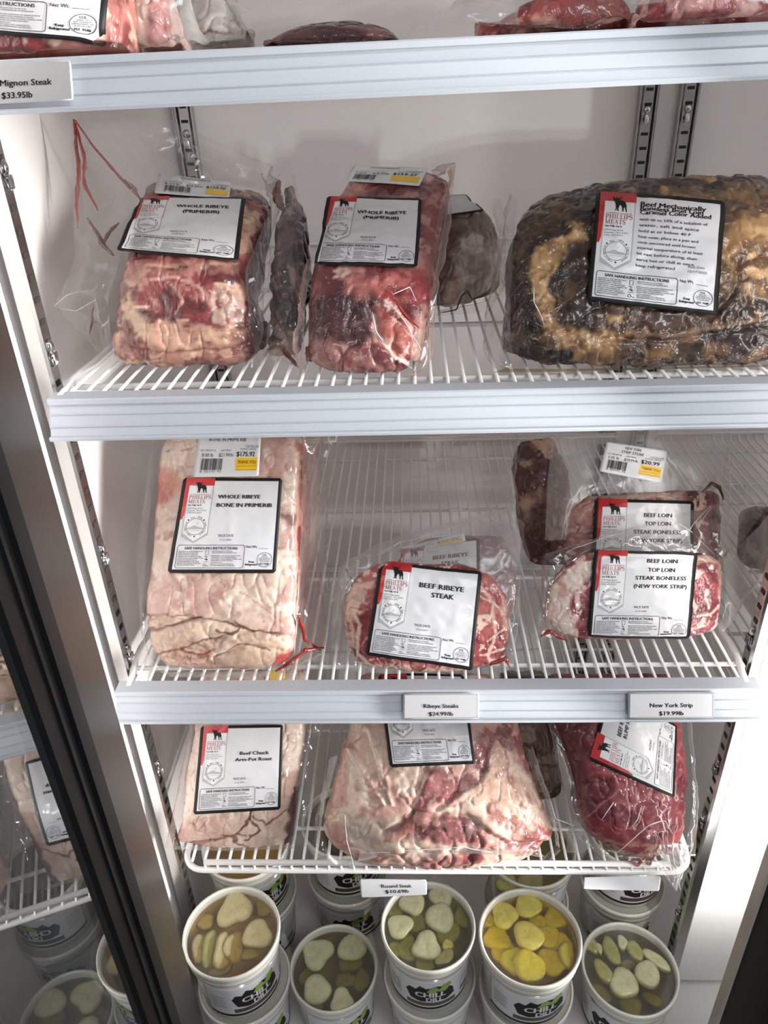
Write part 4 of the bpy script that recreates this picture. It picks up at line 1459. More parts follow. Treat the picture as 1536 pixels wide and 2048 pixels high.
# ---- 6 bone-in prime rib, left of the third shelf
t = package('prime_rib_package', 'big pale bone-in prime rib standing at the left of the third shelf', 'meat', (460, 1345, .034), Z3)
lo = Loft([(318, 1346, 556, 1344, .034), (300, 1318, 580, 1326, .032), (289, 1270, 590, 1285, .036), (284, 1200, 594, 1200, .052), (294, 1090, 598, 1085, .084), (302, 990, 602, 985, .115), (312, 905, 606, 895, .142), (322, 868, 606, 862, .154)],
          [.11, .115, .115, .11], N=190, M=140, e=.28, pend=12, bulge=.005, zmin=Z3)
meat_piece(t, lo, dict(base=(216, 188, 172), warp=12, deep=1.12,
    mott=[((198, 158, 146), 20, .10, .16), ((228, 206, 188), 34, .16, .12), ((186, 146, 132), 70, .34, .1)],
    polys=[([(316, 930), (352, 940), (368, 965), (345, 1000), (300, 1000)], (188, 92, 76), 12, .85, [((206, 130, 108), 70, .1, .12)]),
           ([(300, 990), (350, 985), (340, 1010), (296, 1008)], (176, 84, 78), 8, .7),
           ([(556, 1030), (600, 1022), (596, 1045), (575, 1048)], (116, 64, 62), 5, .85),
           ([(284, 1235), (340, 1232), (420, 1240), (500, 1255), (592, 1275), (590, 1300), (560, 1345), (310, 1348), (290, 1290)], (196, 168, 146), 8, .8, [((164, 132, 112), 46, .06, .14), ((222, 194, 172), 60, .18, .1)]),
           ([(300, 1300), (360, 1290), (420, 1300), (430, 1340), (320, 1345)], (186, 136, 112), 9, .75, [((150, 92, 74), 80, .1, .1), ((216, 178, 154), 90, .2, .1)]),
           ([(470, 1280), (560, 1270), (580, 1310), (520, 1330), (440, 1320)], (206, 176, 152), 9, .8),
           ([(596, 880), (660, 900), (660, 1345), (590, 1340)], (196, 110, 98), 8, .9, [((150, 60, 56), 40, .06, .14), ((222, 168, 150), 60, .16, .1)]),
           ([(560, 1310), (650, 1290), (650, 1350), (540, 1350)], (176, 50, 44), 8, .9)],
    lines=[([(286, 1262), (320, 1258), (370, 1246), (400, 1236)], 5, (112, 66, 58)), ([(290, 1232), (360, 1228), (430, 1243), (500, 1262), (560, 1270)], 3, (140, 96, 84)), ([(430, 1262), (460, 1270), (480, 1262)], 4, (88, 50, 46)),
           ([(470, 1245), (500, 1262), (560, 1266)], 3, (110, 66, 60)), ([(360, 1300), (400, 1280), (440, 1275)], 3, (120, 84, 72)), ([(300, 1310), (350, 1302), (400, 1312), (430, 1300)], 3, (120, 62, 52)), ([(430, 1316), (480, 1290), (540, 1300)], 3, (130, 96, 80)),
           ([(480, 1180), (520, 1210), (570, 1250)], 2.5, (170, 126, 116), .7), ([(420, 1150), (460, 1170), (440, 1190)], 2.5, (180, 130, 120), .7), ([(330, 1340), (450, 1335), (540, 1338)], 3, (150, 80, 62), .8),
           ([(588, 880), (596, 1000), (590, 1200), (586, 1320)], 4, (232, 186, 172), .8), ([(318, 882), (330, 878), (345, 876)], 3, (150, 80, 66), .8)]),
    51, M_MEATS, amp=.0022, crease=.0010, freq=24, lines=[([(286, 1262), (340, 1254), (400, 1238)], 4, .003), ([(290, 1234), (430, 1245), (500, 1264), (580, 1272)], 4, .003), ([(360, 1300), (440, 1278)], 4, .002), ([(430, 1318), (490, 1290), (560, 1300)], 4, .002), ([(300, 1312), (360, 1300), (430, 1306)], 4, .002)])
stick_label(t, lo, [(369, 956), (565, 957), (552, 1146), (337, 1146)], meat_label_art([('WHOLE RIBEYE', .585, .232, .042, .42), ('BONE IN PRIMERIB', .645, .325, .042, .545)]), 9, .0007)
stick_label(t, lo, [(399, 872), (523, 873), (518, 953), (386, 955)], price_sticker_art(('BONE IN PRIME RIB',), '8.00 lb', '$21.99/lb', '$175.92'), 10, .0004, base=WHITE, name='price_sticker', G=20)
film_sheet(t, [(318, 870, .158), (305, 985, .12), (294, 1090, .092), (286, 1200, .06), (290, 1270, .045), (302, 1318, .036), (330, 1346, .036)], [(308, 872, .16), (292, 985, .125), (270, 1110, .10), (281, 1200, .065), (288, 1280, .045), (312, 1340, .030), (340, 1354, .028)], M_FILM, 50, 12, .002, .0012, 21, zmin=Z3)
film_sheet(t, [(606, 866, .155), (604, 985, .118), (600, 1085, .09), (596, 1200, .06), (590, 1290, .045), (560, 1344, .036)], [(650, 868, .17), (640, 985, .16), (634, 1085, .14), (648, 1200, .11), (652, 1290, .07), (575, 1356, .03)], M_FILMP, 50, 14, .004, .003, 22, zmin=Z3)
film_sheet(t, [(606, 866, .155), (616, 960, .14), (622, 1060, .12), (640, 1180, .10)], [(700, 868, .20), (668, 960, .20), (650, 1060, .18), (655, 1180, .14)], M_FILM, 30, 12, .004, .003, 25)
film_sheet(t, [(330, 1344, .034), (450, 1346, .034), (556, 1344, .036), (640, 1310, .05)], [(340, 1354, .026), (450, 1360, .024), (575, 1356, .026), (650, 1305, .05)], M_FILMH, 44, 7, .001, .001, 23, zmin=Z3)
for p in ([(552, 1342, .034), (580, 1325, .035), (612, 1300, .045), (648, 1296, .06)], [(596, 1230, .05), (610, 1280, .05), (640, 1300, .06)]):
    streak(t, p, .0030, M_JUICE, 'juice_streak', 'bright red juice in the lower right fold')
streak(t, [(642, 880, .165), (640, 905, .165), (634, 935, .16), (638, 980, .16)], .0008, M_GLINT, 'film_crease')
streak(t, [(598, 1150, .07), (594, 1230, .052), (588, 1310, .04)], .0010, M_GLINT, 'film_crease')

# ---- 7 ribeye steaks, centre of the third shelf: a front pack and one behind it
t = package('ribeye_steak_package', 'ribeye steak pack with the big tilted label at the centre of the third shelf', 'meat', (860, 1350, .027), Z3)
lo = Loft([(745, 1350, 985, 1346, .030), (712, 1330, 1012, 1322, .030), (690, 1285, 1021, 1280, .036), (686, 1230, 1020, 1225, .046), (694, 1180, 1008, 1180, .057), (720, 1145, 985, 1150, .067), (760, 1122, 950, 1130, .074)], .030, 170, 110, e=.6, pend=4, bulge=.006, zmin=Z3)
RB = dict(base=(158, 68, 68), warp=10,
    mott=[((186, 100, 94), 30, .08, .14), ((120, 44, 48), 44, .2, .12), ((232, 196, 180), 90, .17, .05, (1, 1, .6), False)],
    polys=[([(686, 1180), (720, 1165), (752, 1160), (735, 1215), (712, 1240), (706, 1300), (690, 1290)], (216, 178, 156), 7, .92, [((170, 90, 84), 70, .25, .1)]),
           ([(712, 1230), (740, 1218), (735, 1260), (712, 1262)], (128, 46, 48), 6, .9),
           ([(735, 1330), (960, 1335), (985, 1348), (745, 1352)], (206, 166, 144), 6, .9, [((150, 84, 76), 60, .2, .1)]),
           ([(960, 1165), (1000, 1190), (1015, 1250), (990, 1230), (965, 1205)], (176, 66, 72), 6, .7),
           ([(1000, 1175), (1021, 1210), (1022, 1280), (1012, 1250)], (222, 176, 160), 5, .7)],
    lines=[([(958, 1170), (985, 1210), (992, 1260), (975, 1310)], 5, (228, 184, 166)), ([(700, 1200), (720, 1250), (712, 1310), (760, 1345)], 5, (226, 190, 168)), ([(965, 1200), (1000, 1215)], 2.5, (226, 190, 176)), ([(975, 1280), (1012, 1260)], 2.5, (226, 190, 176)), ([(960, 1310), (1010, 1300)], 3, (226, 190, 176))])
meat_piece(t, lo, RB, 61, M_MEAT, amp=.0022, crease=.0010, freq=40)
stick_label(t, lo, [(761, 1125), (962, 1146), (944, 1336), (732, 1307)], meat_label_art([('BEEF RIBEYE', .635, .228, .050, .43), ('STEAK', .655, .318, .050, .215)]), 12, .0010)
film_sheet(t, [(700, 1185, .062), (720, 1148, .072), (760, 1128, .082), (850, 1134, .08), (960, 1142, .076), (1012, 1190, .06)], [(660, 1215, .066), (680, 1130, .09), (760, 1085, .12), (880, 1050, .14), (1030, 1008, .16), (1042, 1090, .12)], M_FILMS, 60, 22, .006, .0025, 31)
film_sheet(t, [(745, 1346, .034), (700, 1310, .036), (688, 1240, .048), (700, 1180, .062)], [(645, 1330, .034), (655, 1300, .045), (664, 1250, .055), (660, 1210, .07)], M_FILM, 36, 12, .003, .002, 32, zmin=Z3)
film_sheet(t, [(985, 1344, .034), (1015, 1310, .036), (1022, 1250, .046), (1010, 1185, .06)], [(1010, 1352, .03), (1026, 1320, .036), (1036, 1250, .055), (1042, 1100, .11)], M_FILM, 36, 10, .003, .002, 33, zmin=Z3)
for p, r, mt in (([(690, 1130, .085), (705, 1162, .07), (728, 1148, .075)], .0016, M_JUICED), ([(980, 1330, .032), (1010, 1318, .034), (1020, 1335, .034)], .0030, M_JUICE), ([(702, 1170, .066), (715, 1180, .062), (730, 1150, .07)], .0014, M_JUICE)):
    streak(t, p, r, mt, 'juice_streak', 'red juice caught in the film')
streak(t, [(745, 1115, .09), (800, 1085, .115), (850, 1072, .125), (940, 1045, .145)], .0006, M_GLINT, 'film_crease')

t = package('ribeye_steak_package', 'second ribeye steak pack, hidden under hazy film behind the front ribeye', 'meat', (880, 1180, .12), Z3)
lo = Loft([(780, 1240, 1030, 1240, .085), (770, 1180, 1036, 1180, .11), (800, 1110, 1022, 1110, .14), (840, 1072, 1012, 1064, .165)], .022, 110, 70, e=.6, pend=4, bulge=.004, zmin=Z3)
meat_piece(t, lo, dict(base=(150, 116, 112), warp=10, mott=[((176, 136, 128), 30, .1, .14), ((112, 70, 72), 40, .2, .1)], polys=[([(960, 1060), (1040, 1060), (1040, 1160), (962, 1150)], (122, 82, 90), 14, .7)]), 63, M_MEAT, amp=.002, freq=40)
stick_label(t, lo, [(800, 1098), (958, 1078), (960, 1230), (790, 1240)], meat_label_art([('BEEF RIBEYE', .655, .228, .050, .43), ('STEAK', .655, .318, .050, .215)]), 13, .0006)
stick_label(t, None, [(800, 1095), (928, 1066), (932, 1082), (808, 1106)], price_sticker_art(('RIBEYE STEAK',), '1.02 lb', '$24.99/lb', '$25.49', thanks=False), 14, .0003, depth=[.15, .15, .145, .145], base=WHITE, name='price_sticker', G=20)

# ---- 8 New York strip steaks, right of the third shelf
t = package('strip_steak_package', 'front New York strip steak pack at the right of the third shelf', 'meat', (1270, 1285, .083), Z3)
lo = Loft([(1130, 1284, 1412, 1280, .083), (1108, 1262, 1436, 1262, .084), (1094, 1225, 1447, 1222, .091), (1100, 1180, 1450, 1170, .102), (1128, 1135, 1449, 1130, .114), (1175, 1104, 1438, 1108, .123)], .028, 180, 100, e=.5, pend=5, bulge=.005, zmin=Z3)
NY = dict(base=(152, 66, 72), warp=8,
    mott=[((178, 96, 94), 34, .1, .14), ((120, 48, 54), 44, .2, .12), ((230, 194, 186), 110, .20, .05, (1, 1, .5))],
    polys=[([(1090, 1240), (1100, 1180), (1130, 1140), (1180, 1120), (1186, 1150), (1150, 1180), (1136, 1215), (1144, 1250), (1150, 1285), (1120, 1285)], (226, 204, 190), 6, .95, [((206, 160, 144), 50, .25, .12)]),
           ([(1168, 1105), (1440, 1105), (1440, 1128), (1200, 1125)], (218, 184, 164), 5, .8),
           ([(1130, 1272), (1410, 1272), (1410, 1286), (1130, 1288)], (196, 118, 104), 5, .7),
           ([(1438, 1110), (1452, 1130), (1448, 1222), (1440, 1220)], (222, 178, 160), 4, .9)],
    lines=[([(1395, 1235), (1425, 1225), (1446, 1205)], 4, (226, 186, 172)), ([(1135, 1140), (1190, 1120)], 4, (230, 200, 180)), ([(1108, 1205), (1102, 1250)], 4, (220, 170, 150))])
meat_piece(t, lo, NY, 71, M_MEAT, amp=.0020, crease=.0010, freq=40)
stick_label(t, lo, [(1188, 1096), (1393, 1100), (1376, 1281), (1174, 1278)], meat_label_art([('BEEF LOIN', .665, .155, .040, .30), ('TOP LOIN', .665, .245, .040, .265), ('STEAK BONELESS', .665, .330, .040, .50), ('(NEW YORK STRIP)', .665, .418, .040, .52)]), 15, .0012)
film_sheet(t, [(1098, 1225, .098), (1108, 1165, .112), (1180, 1108, .128), (1300, 1104, .128), (1400, 1106, .128), (1450, 1130, .12)], [(1080, 1262, .095), (1084, 1110, .14), (1180, 1080, .15), (1280, 1050, .16), (1420, 1010, .18), (1536, 1006, .185)], M_FILM, 64, 24, .006, .0035, 41)
film_sheet(t, [(1436, 1262, .087), (1449, 1222, .095), (1452, 1170, .106), (1446, 1120, .12)], [(1450, 1262, .087), (1500, 1190, .11), (1536, 1140, .13), (1536, 1030, .18)], M_FILMS, 40, 16, .004, .0018, 42)
film_sheet(t, [(1130, 1280, .086), (1105, 1262, .088), (1096, 1225, .096), (1102, 1180, .108)], [(1080, 1272, .082), (1080, 1255, .09), (1084, 1210, .10), (1082, 1130, .13)], M_FILMP, 30, 8, .002, .0015, 43, zmin=Z3)
for p, r, mt in (([(1080, 1274, .082), (1100, 1262, .085), (1118, 1272, .083), (1135, 1282, .082)], .0032, M_JUICE), ([(1385, 1065, .15), (1420, 1095, .135), (1445, 1118, .124), (1456, 1100, .13)], .0013, M_JUICED)):
    streak(t, p, r, mt, 'juice_streak', 'red juice caught in the film')
for p in ([(1420, 1012, .18), (1390, 1045, .165), (1365, 1080, .145), (1340, 1098, .13)], [(1422, 1014, .18), (1396, 1055, .16), (1410, 1085, .145)], [(1345, 1040, .16), (1380, 1060, .155), (1430, 1110, .13)], [(1130, 1105, .135), (1180, 1085, .148), (1245, 1064, .158)]):
    streak(t, p, .0008, M_GLINT, 'film_crease', 'pale painted glint on a bag fold')

t = package('strip_steak_package', 'second New York strip pack with a price sticker, behind the front one', 'meat', (1290, 1200, .15), Z3)
lo = Loft([(1150, 1204, 1425, 1204, .150), (1135, 1165, 1440, 1160, .158), (1128, 1090, 1446, 1080, .180), (1140, 1020, 1448, 1010, .20), (1168, 990, 1446, 976, .212)], .030, 150, 90, e=.5, pend=5, bulge=.005, zmin=Z3)
meat_piece(t, lo, dict(base=(128, 56, 58), warp=10, mott=[((156, 82, 78), 34, .1, .14), ((92, 36, 40), 44, .2, .12), ((214, 176, 162), 90, .24, .06)], polys=[([(1135, 1000), (1190, 985), (1180, 1090), (1130, 1090)], (176, 128, 116), 10, .8), ([(1200, 975), (1370, 985), (1370, 1004), (1200, 1000)], (206, 178, 160), 6, .7)]), 73, M_MEAT, amp=.0025, crease=.0014, freq=40)
stick_label(t, lo, [(1190, 999), (1386, 1003), (1384, 1180), (1180, 1178)], meat_label_art([('BEEF LOIN', .635, .190, .044, .285), ('TOP LOIN', .635, .285, .044, .265), ('STEAK BONELESS', .635, .380, .044, .48), ('(NEW YORK STRIP)', .635, .475, .044, .50)]), 16, .0009)
film_sheet(t, [(1132, 1080, .185), (1145, 1015, .205), (1180, 988, .217), (1300, 985, .217), (1440, 978, .217), (1450, 1060, .19)], [(1090, 1080, .19), (1095, 960, .23), (1105, 880, .25), (1280, 850, .26), (1460, 850, .26), (1462, 1000, .21)], M_FILMS, 60, 24, .004, .0008, 45)
stick_label(t, None, [(1212, 884), (1333, 902), (1321, 966), (1197, 943)], price_sticker_art(('NEW YORK', 'STRIP STEAK'), '1.05 lb', '$19.99/lb', '$20.99'), 17, .0006, depth=[.235, .235, .215, .215], base=WHITE, name='price_sticker', G=20)
for p in ([(1454, 908, .235), (1430, 942, .225), (1408, 970, .215)], [(1453, 912, .235), (1448, 946, .225), (1430, 966, .215)]):
    streak(t, p, .0009, M_GLINT, 'film_crease', 'pale painted glint on a bag fold')
streak(t, [(1405, 985, .205), (1425, 965, .21), (1440, 975, .207), (1446, 1000, .2)], .0026, M_JUICED, 'juice_streak')

t = package('bone_in_steak_package', 'brown bone-in steak standing behind and left of the New York strips', 'meat', (1090, 1140, .25), Z3)
lo = Loft([(1062, 1138, 1150, 1138, .25), (1046, 1080, 1150, 1080, .265), (1034, 1010, 1150, 1010, .29), (1028, 930, 1130, 920, .32), (1036, 876, 1110, 868, .345)], .035, 100, 80, e=.5, pend=5, bulge=.006, zmin=Z3)
meat_piece(t, lo, dict(base=(134, 88, 76), warp=14, mott=[((88, 44, 40), 26, .04, .12), ((196, 156, 136), 36, .2, .1)], polys=[([(1040, 985), (1075, 1000), (1068, 1060), (1040, 1030)], (208, 164, 136), 8, .8), ([(1050, 1020), (1095, 1010), (1095, 1100), (1060, 1090)], (96, 48, 42), 8, .85), ([(1025, 890), (1070, 880), (1070, 920), (1030, 930)], (70, 46, 42), 8, .8)]), 75, M_MEATW, amp=.005, crease=.002)
film_sheet(t, [(1062, 1138, .24), (1046, 1060, .255), (1030, 960, .30), (1036, 876, .335)], [(1075, 1145, .235), (1022, 1060, .255), (1018, 960, .29), (1030, 862, .34)], M_FILM, 30, 8, .003, .002, 47)

# ---- 9 pot roast, left of the lowest shelf
t = package('pot_roast_package', 'pale arm pot roast at the left of the lowest wire shelf', 'meat', (460, 1690, .018), Z4)
lo = Loft([(345, 1696, 582, 1702, .016), (352, 1680, 584, 1690, .016), (362, 1620, 588, 1628, .028), (368, 1550, 596, 1550, .05), (380, 1480, 606, 1476, .078), (388, 1420, 610, 1410, .105), (398, 1345, 612, 1335, .14)], .055, 170, 120, e=.34, pend=10, bulge=.004, zmin=Z4)
meat_piece(t, lo, dict(base=(212, 184, 166), warp=8,
    mott=[((196, 160, 144), 20, .12, .16), ((226, 204, 186), 34, .16, .12)],
    polys=[([(368, 1530), (388, 1460), (382, 1500), (372, 1560), (358, 1605), (352, 1590)], (104, 60, 56), 4, .9), ([(345, 1650), (370, 1660), (380, 1690), (340, 1700)], (156, 92, 76), 7, .7),
           ([(580, 1600), (602, 1570), (600, 1600), (585, 1690), (566, 1700)], (92, 46, 44), 5, .9), ([(380, 1440), (400, 1440), (385, 1520)], (214, 170, 166), 6, .7)],
    lines=[([(366, 1605), (362, 1560), (382, 1490), (390, 1462)], 4, (96, 52, 50)), ([(506, 1610), (500, 1640), (470, 1672)], 3.2, (112, 62, 52)), ([(500, 1640), (520, 1660), (490, 1680)], 3, (112, 62, 52)), ([(506, 1635), (530, 1650), (580, 1620), (600, 1600)], 2.6, (130, 80, 68)),
           ([(340, 1698), (400, 1690), (450, 1676), (490, 1672)], 4, (140, 78, 58)), ([(445, 1670), (500, 1696), (560, 1700)], 2.6, (130, 76, 62)), ([(380, 1645), (395, 1662), (410, 1640)], 2.5, (160, 112, 96)), ([(590, 1576), (585, 1640), (570, 1690), (590, 1685)], 4, (84, 38, 36))]),
    81, M_MEATS, amp=.0018, crease=.0012, freq=28, lines=[([(506, 1610), (498, 1645), (470, 1675)], 4, .002), ([(345, 1697), (440, 1678), (490, 1672)], 4, .003), ([(380, 1650), (410, 1640)], 5, .002), ([(400, 1640), (415, 1660)], 5, .002)])
stick_label(t, lo, [(404, 1452), (567, 1449), (561, 1617), (388, 1627)], meat_label_art([('Beef Chuck', .660, .355, .040, .355), ('Arm-Pot Roast', .655, .428, .040, .445)]), 18, .0005)
film_sheet(t, [(360, 1696, .018), (350, 1670, .022), (362, 1600, .038), (372, 1540, .058), (388, 1440, .10)], [(330, 1702, .012), (336, 1668, .03), (352, 1600, .045), (364, 1530, .066), (384, 1430, .11)], M_FILMP, 40, 8, .002, .0012, 51, zmin=Z4)
film_sheet(t, [(584, 1690, .02), (590, 1630, .03), (600, 1550, .055), (612, 1420, .105)], [(640, 1690, .02), (636, 1620, .04), (648, 1530, .075), (660, 1400, .13)], M_FILM, 40, 14, .004, .003, 52, zmin=Z4)
film_sheet(t, [(350, 1698, .016), (460, 1704, .016), (582, 1704, .018)], [(345, 1706, .010), (460, 1716, .008), (600, 1712, .012)], M_FILMH, 40, 6, .001, .001, 53, zmin=Z4)
stick_label(t, None, [(540, 1332, ), (572, 1330), (570, 1358), (538, 1358)], Art(1.0), 19, .0002, depth=[.14, .14, .128, .128], base=YEL, name='price_sticker', G=10)

# ---- 10 round roast, middle of the lowest shelf
t = package('round_roast_package', 'large pale and red round roast in the middle of the lowest shelf', 'meat', (850, 1735, -.012), Z4)
lo = Loft([(700, 1742, 1075, 1728, -.010), (668, 1722, 1100, 1715, -.012), (645, 1690, 1114, 1690, -.008), (645, 1640, 1105, 1650, .006), (660, 1580, 1080, 1580, .03), (680, 1500, 1055, 1500, .062), (700, 1430, 1040, 1430, .095), (712, 1345, 1000, 1345, .135)], .085, 200, 140, e=.5, pend=6, bulge=.016, zmin=Z4)
meat_piece(t, lo, dict(base=(212, 178, 158), warp=12,
    mott=[((192, 146, 132), 18, .12, .16), ((228, 202, 182), 32, .16, .12)],
    polys=[([(850, 1540), (930, 1530), (980, 1430), (1050, 1430), (1075, 1520), (1110, 1680), (1090, 1620), (1030, 1500), (985, 1520), (960, 1570), (870, 1620), (820, 1640), (840, 1580)], (152, 74, 76), 9, .88, [((112, 44, 50), 40, .12, .12), ((206, 156, 142), 60, .22, .08)]),
           ([(985, 1480), (1020, 1500), (1060, 1580), (1095, 1660), (1060, 1690), (980, 1640), (940, 1600), (975, 1540)], (218, 172, 148), 8, .9, [((176, 112, 96), 50, .2, .1), ((234, 196, 170), 60, .15, .1)]),
           ([(770, 1668), (830, 1625), (930, 1635), (1010, 1680), (1110, 1660), (1116, 1710), (1000, 1705), (900, 1690), (800, 1672)], (130, 54, 58), 8, .9, [((90, 34, 38), 40, .1, .12), ((190, 128, 116), 60, .22, .08)]),
           ([(690, 1630), (800, 1640), (790, 1660), (740, 1690), (690, 1670)], (178, 166, 148), 14, .7), ([(650, 1640), (690, 1650), (700, 1700), (660, 1700)], (172, 108, 104), 9, .7),
           ([(665, 1715), (780, 1700), (930, 1715), (930, 1742), (720, 1745)], (150, 74, 76), 8, .75, [((208, 160, 144), 40, .1, .1)]), ([(915, 1706), (960, 1704), (965, 1728), (920, 1728)], (122, 36, 44), 5, .9),
           ([(975, 1712), (1110, 1700), (1080, 1732), (970, 1732)], (214, 174, 156), 7, .8), ([(1065, 1650), (1116, 1665), (1118, 1700), (1075, 1690)], (176, 72, 72), 6, .85, [((222, 176, 160), 90, .25, .1)]),
           ([(650, 1590), (680, 1500), (700, 1500), (690, 1600), (665, 1640)], (196, 138, 126), 9, .6)],
    lines=[([(738, 1460), (755, 1540), (785, 1610)], 3.5, (236, 214, 194)), ([(700, 1500), (745, 1570), (770, 1610)], 3.2, (232, 206, 188)), ([(850, 1550), (840, 1590), (815, 1640)], 4, (232, 196, 176)), ([(830, 1620), (920, 1610), (980, 1560)], 3.5, (200, 150, 140)), ([(1010, 1500), (1020, 1560), (1055, 1640)], 3, (176, 116, 100)), ([(985, 1600), (1000, 1630), (1070, 1670)], 3, (168, 104, 92))]),
    91, M_MEATW, amp=.0045, crease=.0016, freq=24, lines=[([(850, 1540), (820, 1635)], 7, .004), ([(770, 1668), (830, 1628), (930, 1636), (1010, 1690), (1100, 1690)], 7, .005), ([(700, 1500), (770, 1610)], 5, -.002), ([(738, 1460), (785, 1610)], 5, -.002), ([(980, 1480), (960, 1560), (870, 1620)], 6, .003)])
stick_label(t, lo, [(757, 1345), (926, 1345), (950, 1527), (781, 1534)], meat_label_art([('BEEF ROUND', .64, .228, .046, .38), ('STEAK', .64, .312, .046, .22)]), 20, .0011)
film_sheet(t, [(700, 1738, -.008), (664, 1712, -.008), (646, 1680, -.002), (650, 1610, .018), (676, 1510, .058)], [(690, 1752, -.012), (640, 1710, -.01), (630, 1690, 0.0), (632, 1640, .02), (662, 1520, .065)], M_FILM, 40, 10, .003, .002, 61)
film_sheet(t, [(705, 1740, -.012), (820, 1742, -.012), (950, 1736, -.012), (1075, 1728, -.010), (1110, 1690, -.006)], [(712, 1752, -.018), (820, 1752, -.018), (950, 1748, -.018), (1080, 1742, -.016), (1122, 1700, -.008)], M_FILM, 50, 8, .001, .0015, 62)
film_sheet(t, [(715, 1722, -.016), (850, 1712, -.018), (960, 1706, -.018), (1090, 1712, -.015)], [(720, 1700, -.016), (850, 1694, -.018), (960, 1694, -.018), (1080, 1700, -.015)], M_FILMH, 50, 8, .003, .0015, 64, free=True)
film_sheet(t, [(1112, 1690, -.004), (1105, 1640, .01), (1080, 1570, .035), (1056, 1500, .065)], [(1117, 1698, .0), (1109, 1644, .02), (1087, 1572, .05), (1061, 1492, .08)], M_FILM, 30, 8, .003, .002, 63, zmin=Z4)
for p in ([(742, 1470, .072), (756, 1540, .042), (786, 1612, .012)], [(693, 1505, .06), (735, 1560, .035), (770, 1612, .012)], [(690, 1630, .006), (694, 1680, -.012), (710, 1745, -.02)], [(720, 1708, -.018), (830, 1700, -.022), (930, 1694, -.022), (1000, 1708, -.02)]):
    streak(t, p, .0009, M_GLINT, 'film_crease', 'pale painted glint on a bag fold')

# ---- 11 rump roast, right of the lowest shelf
t = package('rump_roast_package', 'dark red rump roast with a sideways label at the right of the lowest shelf', 'meat', (1270, 1715, .001), Z4)
lo = Loft([(1215, 1712, 1350, 1716, .004), (1190, 1694, 1368, 1706, .003), (1165, 1655, 1380, 1672, .010), (1158, 1600, 1386, 1600, .026), (1140, 1530, 1384, 1530, .05), (1118, 1470, 1376, 1470, .074), (1104, 1420, 1370, 1420, .096), (1100, 1345, 1366, 1345, .13)], .075, 180, 130, e=.5, pend=6, bulge=.014, zmin=Z4)
meat_piece(t, lo, dict(base=(138, 58, 64), warp=12, deep=1.05,
    mott=[((150, 66, 72), 22, .06, .14), ((108, 38, 48), 36, .18, .12), ((158, 84, 84), 60, .34, .06, (1, 1, 3))],
    polys=[([(1165, 1640), (1235, 1640), (1240, 1690), (1190, 1700)], (128, 36, 48), 12, .6), ([(1105, 1420), (1190, 1420), (1180, 1520), (1150, 1600), (1120, 1500)], (92, 38, 44), 12, .7), ([(1225, 1690), (1330, 1690), (1340, 1715), (1230, 1715)], (176, 128, 104), 7, .7, [((120, 40, 40), 70, .1, .1)]),
           ([(1340, 1660), (1385, 1650), (1380, 1690), (1340, 1700)], (176, 70, 68), 7, .6), ([(1150, 1570), (1180, 1560), (1190, 1610), (1160, 1620)], (92, 60, 56), 8, .6)],
    lines=[([(1165, 1640), (1200, 1610), (1240, 1580)], 3, (190, 130, 128), .5), ([(1270, 1610), (1300, 1590), (1340, 1600)], 2.5, (186, 120, 112), .6)]),
    101, M_MEATS, amp=.0040, crease=.0014, freq=26)
# the label is stuck on sideways: its top edge runs along the left
stick_label(t, lo, [(1179, 1519), (1220, 1372), (1351, 1452), (1346, 1595)], meat_label_art([('BEEF ROUND', .60, .255, .046, .40), ('RUMP ROAST', .62, .325, .046, .42)]), 22, .0006)
film_sheet(t, [(1225, 1706, .004), (1180, 1680, .008), (1160, 1610, .026), (1140, 1530, .052), (1110, 1440, .09)], [(1190, 1708, .004), (1132, 1640, .03), (1124, 1560, .045), (1108, 1500, .07), (1098, 1420, .11)], M_FILM, 44, 14, .005, .003, 71, zmin=Z4)
film_sheet(t, [(1180, 1680, .008), (1165, 1655, .012), (1150, 1640, .02)], [(1168, 1706, .0), (1132, 1704, .004), (1136, 1664, .02)], M_FILMH, 24, 10, .003, .002, 74, zmin=Z4)
film_sheet(t, [(1350, 1712, .006), (1372, 1690, .008), (1386, 1610, .026), (1384, 1540, .05), (1374, 1440, .09)], [(1390, 1720, .0), (1392, 1690, .01), (1396, 1620, .03), (1390, 1540, .055), (1380, 1430, .10)], M_FILM, 40, 8, .003, .002, 72, zmin=Z4)
film_sheet(t, [(1215, 1700, -.002), (1280, 1704, -.004), (1330, 1700, -.004), (1375, 1690, .0)], [(1240, 1722, -.012), (1290, 1738, -.018), (1352, 1782, -.040), (1366, 1745, -.024)], M_FILM, 44, 14, .004, .003, 73, free=True)
film_sheet(t, [(1316, 1690, -.006), (1345, 1686, -.006), (1378, 1690, -.004)], [(1330, 1752, -.030), (1353, 1784, -.042), (1366, 1752, -.030)], M_FILMH, 24, 12, .002, .002, 75, free=True)
for p, r in (([(1250, 1712, -.004), (1275, 1732, -.012), (1290, 1716, -.006), (1310, 1706, -.003)], .0022), ([(1272, 1706, -.002), (1285, 1722, -.008), (1300, 1730, -.012), (1312, 1705, -.003)], .0020), ([(1336, 1690, .002), (1348, 1710, -.004), (1356, 1720, -.01)], .0016)):
    streak(t, p, r, M_JUICE, 'juice_streak', 'dark red juice pooled in the lower folds')
for p in ([(1202, 1640, .004), (1230, 1600, .018), (1246, 1566, .03)], [(1262, 1655, -.002), (1275, 1640, .002), (1284, 1612, .012)], [(1235, 1705, -.012), (1300, 1650, -.004), (1330, 1640, .0), (1345, 1668, -.006)], [(1316, 1695, -.008), (1350, 1740, -.024), (1360, 1780, -.040)], [(1100, 1600, .036), (1112, 1640, .022), (1150, 1650, .014)]):
    streak(t, p, .0010, M_GLINT, 'film_crease', 'pale painted glint on a bag fold')

